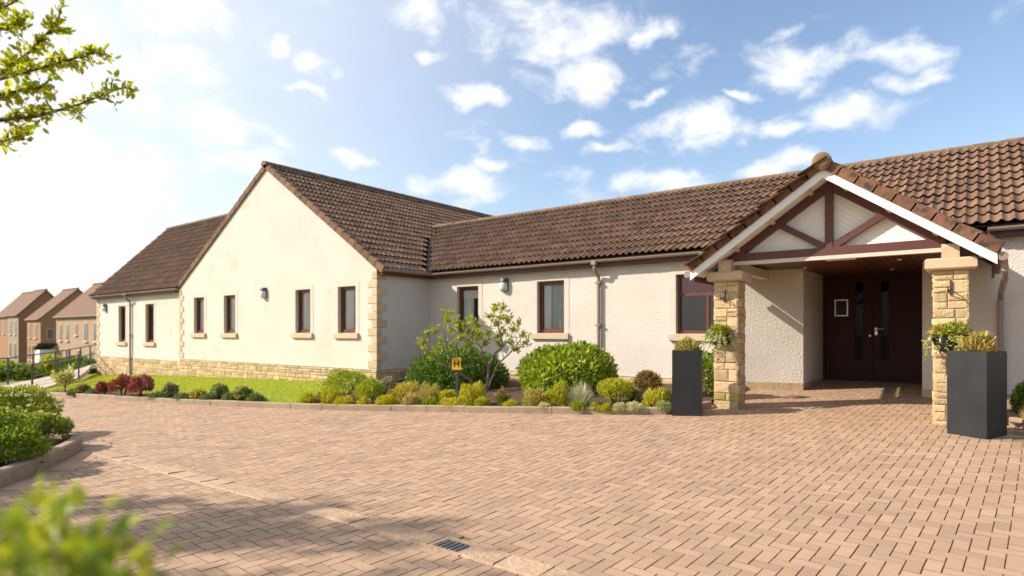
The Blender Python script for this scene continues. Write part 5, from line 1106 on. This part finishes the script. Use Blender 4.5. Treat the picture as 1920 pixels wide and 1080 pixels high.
# close, out-of-focus shrub at the lower left
def near_pt(px, py, t): d = ray(px, py)*t; return np.array((d[0], d[1], d[2] + CZ))
r = np.random.default_rng(21); bp = near_pt(40, 1300, 0.66); base = np.array((bp[0], bp[1], Gf(bp[0], bp[1])))
ns = tag(empty('near_shrub', tuple(base)), 'out-of-focus green shrub close to the camera at lower left', 'shrub'); m = MB(); lv = []
for (px, py, t) in [(q, w + 12, e*0.72) for q, w, e in [(20, 985, 0.95), (75, 965, 0.9), (125, 955, 0.92), (180, 975, 0.9), (215, 985, 0.95), (40, 1010, 0.85), (110, 1030, 0.85), (240, 1035, 0.92), (170, 1050, 0.85), (60, 1060, 0.8), (250, 1065, 0.9), (-40, 980, 0.95), (-70, 1040, 0.85), (140, 1000, 1.0), (10, 1045, 1.0), (200, 1030, 1.02), (90, 1000, 1.05), (-20, 1075, 0.8), (100, 1085, 0.85), (190, 1090, 0.9)]]:
    p = near_pt(px, py, t) - base; mid = p*np.array((0.55, 0.55, 0.62)) + r.normal(size=3)*0.02
    m.tube([(r.normal()*0.03, r.normal()*0.03, 0), tuple(mid), tuple(p)], [0.008, 0.005, 0.002], 5); d = unit(p - mid)
    for q in np.linspace(0.55, 1.02, 12): lv.append((mid + (p - mid)*q, d))
t_ = m.build('stem', M['bark'], None); t_.parent = ns; leaf_crown('foliage', lv, ['bright', 'mid', 'lime', 'lime'], ns, 0.030, 4, r, 0.012, 0.42)

# overhanging tree at the upper left (trunk outside the picture)
r = np.random.default_rng(33); tb = Rw*(-3.9) + Fw3*2.3; tb = np.array((tb[0], tb[1], Gf(tb[0], tb[1])))
tree = tag(empty('overhanging_tree', tuple(tb)), 'spring-green tree whose leafy branches reach in at the upper left', 'tree'); m = MB(); lv = []
m.tube([(0, 0, -0.1), (0.03, 0.02, 1.0), (0.0, 0.05, 1.9), (0.05, 0.0, 2.8), (0.0, 0.05, 3.7)], [0.13, 0.11, 0.095, 0.07, 0.04], 10)
def branch(pxs, t, z0, r0, twig):
    pts = [np.array((0.0, 0.0, z0))]; tg = [near_pt(px, py, t + dt) - tb for px, py, dt in pxs]; pts.append(pts[0]*0.45 + tg[0]*0.55 + np.array((0, 0, 0.06))); pts += tg; n = len(pts)
    m.tube(pts, list(np.linspace(r0*0.6, 0.0022, n)), 6)
    for i in range(1, n-1):
        for q in np.linspace(0, 1, 9)[:-1]:
            p = pts[i]*(1-q) + pts[i+1]*q; d = unit(pts[i+1] - pts[i])
            lv.append((p, d))
            if r.random() < twig:
                a = unit(r.normal(size=3)); a = unit(a - d*np.dot(a, d) + d*0.9); l = r.uniform(0.035, 0.105)*(1.15 - 0.5*(i/n)); m.tube([p, p + a*l*0.6 + np.array((0, 0, 0.01)), p + a*l], [0.004, 0.003, 0.0015], 4)
                for s in np.linspace(0.25, 1.05, 5): lv.append((p + a*l*s, a))
    for s in np.linspace(0.2, 1.05, 5): lv.append((pts[-2]*(1-s) + pts[-1]*s, unit(pts[-1] - pts[-2])))
branch([(-120, 245, 0), (0, 225, 0), (70, 218, 0.02), (150, 195, 0.03), (240, 160, 0.05)], 2.9, 1.9, 0.032, 0.75)
branch([(-120, 190, 0.1), (0, 148, 0.1), (75, 128, 0.1), (130, 112, 0.12), (190, 93, 0.12)], 2.9, 2.1, 0.024, 0.55)
branch([(-120, 180, 0), (0, 138, 0), (55, 98, -.05), (90, 60, -.05), (112, 32, -.05)], 2.8, 2.2, 0.022, 0.6)
branch([(-120, 275, 0.2), (-20, 268, 0.2), (15, 262, 0.2), (50, 248, 0.2)], 2.9, 1.85, 0.016, 0.4)
branch([(-120, 90, 0.1), (-20, 62, 0.1), (15, 52, 0.1), (42, 40, 0.1)], 2.8, 2.5, 0.018, 0.7)
branch([(-120, 50, -.1), (-20, 25, -.1), (25, 5, -.1), (45, -25, -.1)], 2.8, 2.6, 0.018, 0.6)
branch([(-120, 225, -.15), (-10, 180, -.15), (40, 168, -.15), (85, 165, -.15)], 2.9, 2.0, 0.018, 0.8)
for k in range(12): grow(m, lv, (0, 0.02, r.uniform(2.6, 3.6)), (-(0.8 + abs(r.normal()))*0.9*Rw - abs(r.normal())*0.6*Fw3 + np.array((0, 0, 0.5))), 0.8, 0.028, 2, r, 0.6, 0.05, 4, 3)
t_ = m.build('trunk', M['bark'], None); t_.parent = tree; leaf_crown('crown', lv, 'tree', tree, 0.038, 2, r, 0.008, 0.5)
# the tree whose dappled shade falls on the near paving
r = np.random.default_rng(44); tb2 = np.array((-13.9, -6.75, Gf(-13.9, -6.75))); tr2 = tag(empty('shade_tree', tuple(tb2)), 'broad leafy tree left of the camera shading the near paving', 'tree'); m = MB(); lv = []
m.tube([(0, 0, -0.1), (0.08, 0, 2.2), (0, 0.08, 4.6), (0.1, 0, 6.9)], [0.24, 0.20, 0.15, 0.07], 10)
for k in range(16):
    a = 2*math.pi*k/16 + r.normal()*0.2; grow(m, lv, (0, 0.02, r.uniform(5.0, 6.8)), (math.cos(a)*1.25, math.sin(a)*0.72, 0.16), 1.75, 0.06, 2, r, 0.55, 0.02, 4, 3)
t_ = m.build('trunk', M['bark'], None); t_.parent = tr2; leaf_crown('crown', lv, 'tree', tr2, 0.14, 11, r, 0.13, 0.6)

# flowers in planters and wall baskets
def flowers(loc, rad, h, label, mixes, trail=0, fol=('mid', 'lime', 'orange')):
    seed[0] += 1; r = np.random.default_rng(seed[0]); root = tag(empty('flowering_plant', tuple(loc)), label, 'flowers')
    P, D = dome(900, r, (rad, rad*0.8, h), 0.25, 9, 0.0, 0.3); V, Fq = leaf_arrays(P, D*0.7 + np.array((0, 0, 0.7)) + r.normal(size=D.shape)*0.4, 0.055, 0.28, r); o = np_mesh('foliage', V, Fq, [LF[q] for q in fol], None, mat_idx=np.repeat(r.choice(3, len(P), p=[.4, .4, .2]), 2)); o.parent = root
    for nm, n, size in mixes:
        c = unit(r.normal(size=3)*(1, 1, 0.3)); c[2] = abs(c[2])*0.6; D = unit(c + r.normal(size=(n, 3))*0.55); D[:, 2] = np.abs(D[:, 2]); P = D*np.array((rad, rad*0.8, h))*1.02; V, Fq = leaf_arrays(np.repeat(P, 5, 0), r.normal(size=(n*5, 3)) + np.repeat(D, 5, 0)*0.6, size, 0.65, r); b = np_mesh('blooms', V, Fq, LF[nm], None); b.parent = root; b['kind'] = 'stuff'
    if trail:
        Vs, Fs, k0 = [], [], 0
        for i in range(trail):
            a = r.uniform(math.pi*0.95, math.pi*2.05); L_ = r.uniform(0.10, 0.28); q = np.linspace(0, 1, 9)[:, None]; p = np.array((math.cos(a)*rad, math.sin(a)*rad*0.8, 0.0)); d = np.array((math.cos(a), math.sin(a), 0)); pts = p + d*(0.07*np.sin(q*1.6)) - np.array((0, 0, 1))*L_*q**1.6
            V, Fq = leaf_arrays(np.repeat(pts, 2, 0), r.normal(size=(18, 3)) + np.array((0, 0, -0.8)), 0.05, 0.35, r); Vs.append(V); Fs.append(Fq + k0); k0 += len(V)
        t = np_mesh('trailing_leaves', np.vstack(Vs), np.vstack(Fs), [LF['white'], LF['lime']], None, mat_idx=np.repeat(r.integers(0, 2, k0//6), 2)); t.parent = root
flowers(pl_l, 0.17, 0.20, 'small mixed pink and yellow-green plants in the left planter', [('pink', 18, 0.024), ('coral', 10, 0.022)], 0, ('tan', 'lime', 'rust'))
flowers(pl_r, 0.19, 0.24, 'orange and yellow-green heathers in the right planter', [('coral', 24, 0.026), ('pink', 8, 0.022)], 0, ('rust', 'tan', 'lime'))
def wall_basket(x, label, flabel, s):
    z = 1.42; y = 9.125; root = tag(empty('wall_basket', (x, y, z)), label, 'basket', 'half-round baskets on the porch pillars')
    prof = [(0.005, -0.185), (0.09, -0.175), (0.145, -0.12), (0.175, -0.04), (0.185, 0.0), (0.172, 0.0), (0.16, -0.03)]
    b = MB(); b.lathe((x, y, z), [(q*s, w*s) for q, w in prof], 18, math.pi, math.pi); b.build('bowl', M['planter'], root, False)
    rm = MB(); rm.tube([(x + 0.19*s*math.cos(t), y + 0.19*s*math.sin(t), z) for t in np.linspace(math.pi, 2*math.pi, 14)], 0.008, 6); rm.build('rim', M['iron'], root)
    mesh_obj('compost', [(x + 0.165*s*math.cos(t), y + 0.165*s*math.sin(t), z - 0.02) for t in np.linspace(math.pi, 2*math.pi, 12)], [tuple(range(12))], M['soil'], root)
    for q in (0.18, 0.5, 0.82):
        t0 = math.pi*(1 + q); pp = [(x + r_*s*math.cos(t0)*1.03, y + r_*s*math.sin(t0)*1.03, z + z_*s) for r_, z_ in prof[:5]]; MB().tube(pp, 0.004, 5).build('strap', M['iron'], root)
    flowers((x, y - 0.09*s, z - 0.015), 0.165*s, 0.14*s, flabel, [('coral', 12, 0.026), ('pink', 10, 0.024), ('yellow', 10, 0.022), ('white', 14, 0.035)], 16)
wall_basket(-3.05, 'half-round dark basket on the left porch pillar', 'trailing flowers in the left pillar basket', 0.95)
wall_basket(-0.27, 'half-round dark basket on the right porch pillar', 'trailing flowers with white-edged leaves in the right pillar basket', 1.12)

# ------------------------------------------------------------------ houses beyond
HB = {k: surf(k, c, tuple(q*0.86 for q in c), 2.2, 0.92, 0.2, 20) for k, c in {'orange_brick': (0.37, 0.20, 0.105), 'buff_harl': (0.40, 0.275, 0.185), 'brown_brick': (0.30, 0.17, 0.10), 'grey_harl': (0.34, 0.26, 0.20)}.items()}
HB['roof'] = surf('far_roof_tiles', (0.20, 0.115, 0.075), (0.15, 0.085, 0.055), 3, 0.9, 0.4, 12)
HB['wpane'] = surf('far_window_glass', (0.10, 0.11, 0.12), (0.07, 0.08, 0.09), 2, 0.12, spec=0.6)
def house(x0, x1, y0, half, zb, ze, zr, front, side, wins, label, swins=(), doors=(), chim=False):
    root = tag(empty('house', ((x0+x1)/2, y0 + half, zb)), label, 'house', 'houses beyond the ramp'); y1 = y0 + 2*half; ym = y0 + half
    m = MB(); m.add([(x0, y0, zb), (x1, y0, zb), (x1, y0, ze), (x0, y0, ze)], [(0,1,2,3)]); m.build('front_wall', front, root); MB().add([(x1, y1, zb), (x0, y1, zb), (x0, y1, ze), (x1, y1, ze)], [(0,1,2,3)]).build('rear_wall', front, root)
    m = MB(); m.add([(x1, y0, zb), (x1, y1, zb), (x1, y1, ze), (x1, ym, zr), (x1, y0, ze)], [(0,1,2,3,4)]); m.build('gable_wall', side, root); MB().add([(x0, y1, zb), (x0, y0, zb), (x0, y0, ze), (x0, ym, zr), (x0, y1, ze)], [(0,1,2,3,4)]).build('gable_wall', side, root)
    o, th = 0.25, 0.16; sl = (zr - ze)/half; m = MB()
    for s in (-1, 1):
        ye = ym + s*(half + o); z_e = ze - sl*o; q = [(x0 - 0.15, ym, zr), (x1 + 0.15, ym, zr), (x1 + 0.15, ye, z_e), (x0 - 0.15, ye, z_e)]; q2 = [(a, b, c + th) for a, b, c in q]
        m.add(q + q2, [(0,1,2,3),(7,6,5,4),(0,4,5,1),(2,6,7,3),(1,5,6,2),(3,7,4,0)])
    rf = m.build('roof', HB['roof'], root)
    m = MB(); m.tube([(x0 - 0.16, ym, zr + th), (x1 + 0.16, ym, zr + th)], 0.13, 6); m.build('ridge', M['verge'], rf)
    m = MB(); m.box(x0, x1, y0 - 0.32, y0 - 0.20, ze - 0.18, ze - 0.06); m.build('gutter', M['gutter'], root)
    if chim: MB().box(x1 - 3.2, x1 - 2.5, ym - 0.3, ym + 0.3, zr - 0.2, zr + 0.8).build('chimney', side, rf)
    for (u, w, a, b) in wins:
        f = MB(); f.box(u, u + w, y0 - 0.05, y0 - 0.001, zb + a, zb + b); wn = f.build('window', M['sill'], root)
        mesh_obj('pane', [(u + 0.09, y0 - 0.056, zb + a + 0.09), (u + w - 0.09, y0 - 0.056, zb + a + 0.09), (u + w - 0.09, y0 - 0.056, zb + b - 0.09), (u + 0.09, y0 - 0.056, zb + b - 0.09)], [(0,1,2,3)], HB['wpane'], wn)
        MB().box(u - 0.06, u + w + 0.06, y0 - 0.14, y0 - 0.051, zb + a - 0.12, zb + a).build('sill', M['sill'], wn)
    for (v, w, a, b) in swins:
        f = MB(); f.box(x1 + 0.001, x1 + 0.05, y0 + v, y0 + v + w, zb + a, zb + b); wn = f.build('window', M['sill'], root)
        mesh_obj('pane', [(x1 + 0.056, y0 + v + 0.08, zb + a + 0.08), (x1 + 0.056, y0 + v + w - 0.08, zb + a + 0.08), (x1 + 0.056, y0 + v + w - 0.08, zb + b - 0.08), (x1 + 0.056, y0 + v + 0.08, zb + b - 0.08)], [(0,1,2,3)], HB['wpane'], wn)
    for (u, w) in doors:
        MB().box(u, u + w, y0 - 0.06, y0 - 0.001, zb + 0.05, zb + 2.1).build('door', M['frame'], root)
ZB = -3.05
h4 = house(-80.0, -66.0, 22.4, 3.6, ZB, 3.2, 6.75, HB['buff_harl'], HB['buff_harl'], [(-78.9, 0.8, 3.6, 5.4), (-76.8, 0.8, 3.6, 5.4), (-74.2, 0.8, 4.2, 5.4), (-71.6, 1.0, 3.6, 5.5), (-69.0, 1.0, 3.6, 5.5), (-78.9, 0.9, 0.9, 2.7), (-77.0, 0.9, 0.9, 2.7), (-73.4, 1.0, 0.9, 2.7), (-70.2, 1.0, 0.9, 2.7), (-68.2, 0.9, 0.9, 2.7)], 'buff rendered two-storey house partly hidden by the left end of the building', doors=((-75.3, 1.1), (-71.8, 1.0)), chim=True)
house(-99.2, -93.7, 24.6, 4.0, ZB, 3.2, 7.05, HB['orange_brick'], HB['orange_brick'], [(-98.5, 0.9, 3.8, 5.6), (-96.0, 0.9, 3.8, 5.6), (-98.6, 0.7, 0.9, 2.9), (-97.2, 0.7, 0.9, 2.9), (-95.8, 0.7, 0.9, 2.9)], 'orange brick house with its gable towards the ramp', ((0.6, 0.8, 3.6, 5.0), (0.6, 0.8, 0.8, 2.4)))
house(-111.7, -106.4, 25.4, 3.2, ZB, 3.95, 7.45, HB['grey_harl'], HB['brown_brick'], [(-110.6, 0.9, 4.2, 6.2), (-110.6, 0.9, 1.0, 3.0), (-108.3, 0.9, 4.2, 6.2), (-108.3, 0.9, 1.0, 3.0)], 'tall narrow grey-fronted house with a brown brick gable')
house(-126.0, -119.7, 27.2, 3.4, ZB, 4.0, 7.75, HB['orange_brick'], HB['brown_brick'], [(-124.5, 0.9, 4.2, 6.2), (-122, 0.9, 4.2, 6.2)], 'brick house farthest left with a steep brown roof')
# white porch on the buff house
pr = tag(empty('house_porch', (-80.6, 21.4, ZB)), 'small white entrance porch at the left end of the buff house', 'porch')
MB().box(-81.4, -79.9, 20.9, 22.3, ZB, ZB + 2.6).build('side_panel', M['white'], pr); MB().add([(-81.6, 20.7, ZB + 2.61), (-79.7, 20.7, ZB + 3.2), (-79.7, 22.4, ZB + 3.2), (-81.6, 22.4, ZB + 2.61), (-81.6, 20.7, ZB + 2.75), (-79.7, 20.7, ZB + 3.34), (-79.7, 22.4, ZB + 3.34), (-81.6, 22.4, ZB + 2.75)], [(3,2,1,0),(4,5,6,7),(0,1,5,4),(1,2,6,5),(2,3,7,6),(3,0,4,7)]).build('roof', M['lead'], pr)
# gardens between: hedges and shrubs, low brick wall, shed
for (px, py, t, rx, ry, h, mix, label) in [
  (120, 683, 44, 2.2, 1.2, 1.5, [('lime', 3), ('bright', 2)], 'lime garden shrub beyond the railing below the buff house'),
  (103, 690, 40, 1.2, 1.0, 1.7, [('lime', 2), ('yellow', 1)], 'yellowish garden shrub beyond the railing near the orange house'),
  (165, 682, 46, 4.0, 0.8, 1.0, [('mid', 3), ('dark', 2)], 'clipped green hedge in front of the buff house'),
  (30, 700, 36, 1.6, 1.0, 1.0, [('mid', 3), ('bright', 1)], 'low garden bush below the grey-fronted house'),
  (6, 712, 30, 1.6, 1.0, 0.8, [('mid', 3), ('lime', 1)], 'low bush at the left edge behind the railing'),
  (150, 697, 36, 2.4, 1.0, 0.9, [('dark', 3), ('mid', 2)], 'dark low bush beyond the end of the ramp')]:
    p = near_pt(px, py, t); bush((p[0], p[1], Gf(p[0], p[1]) - 0.1), (rx, ry, h*0.6), 1800, 0.28, mix, label, 'garden_bush', 'bush', 'bushes in the far gardens', asp=0.6, zc=h*0.5, stems=4)
p = near_pt(75, 690, 52); gw = tag(empty('garden_wall', (p[0], p[1], Gf(p[0], p[1]))), 'low brown brick garden wall below the orange house', 'wall'); z0 = Gf(p[0], p[1])
MB().box(p[0] - 4.5, p[0] + 3.5, p[1], p[1] + 0.25, z0 - 1, z0 + 1.25).build('wall', HB['brown_brick'], gw); MB().box(p[0] - 4.6, p[0] + 3.6, p[1] - 0.05, p[1] + 0.3, z0 + 1.251, z0 + 1.36).build('coping', M['kerb'], gw)
for i in range(3): MB().box(p[0] - 4.4 + i*3.7, p[0] - 4.0 + i*3.7, p[1] - 0.08, p[1] - 0.001, z0 - 1, z0 + 1.25).build('pier', HB['brown_brick'], gw)
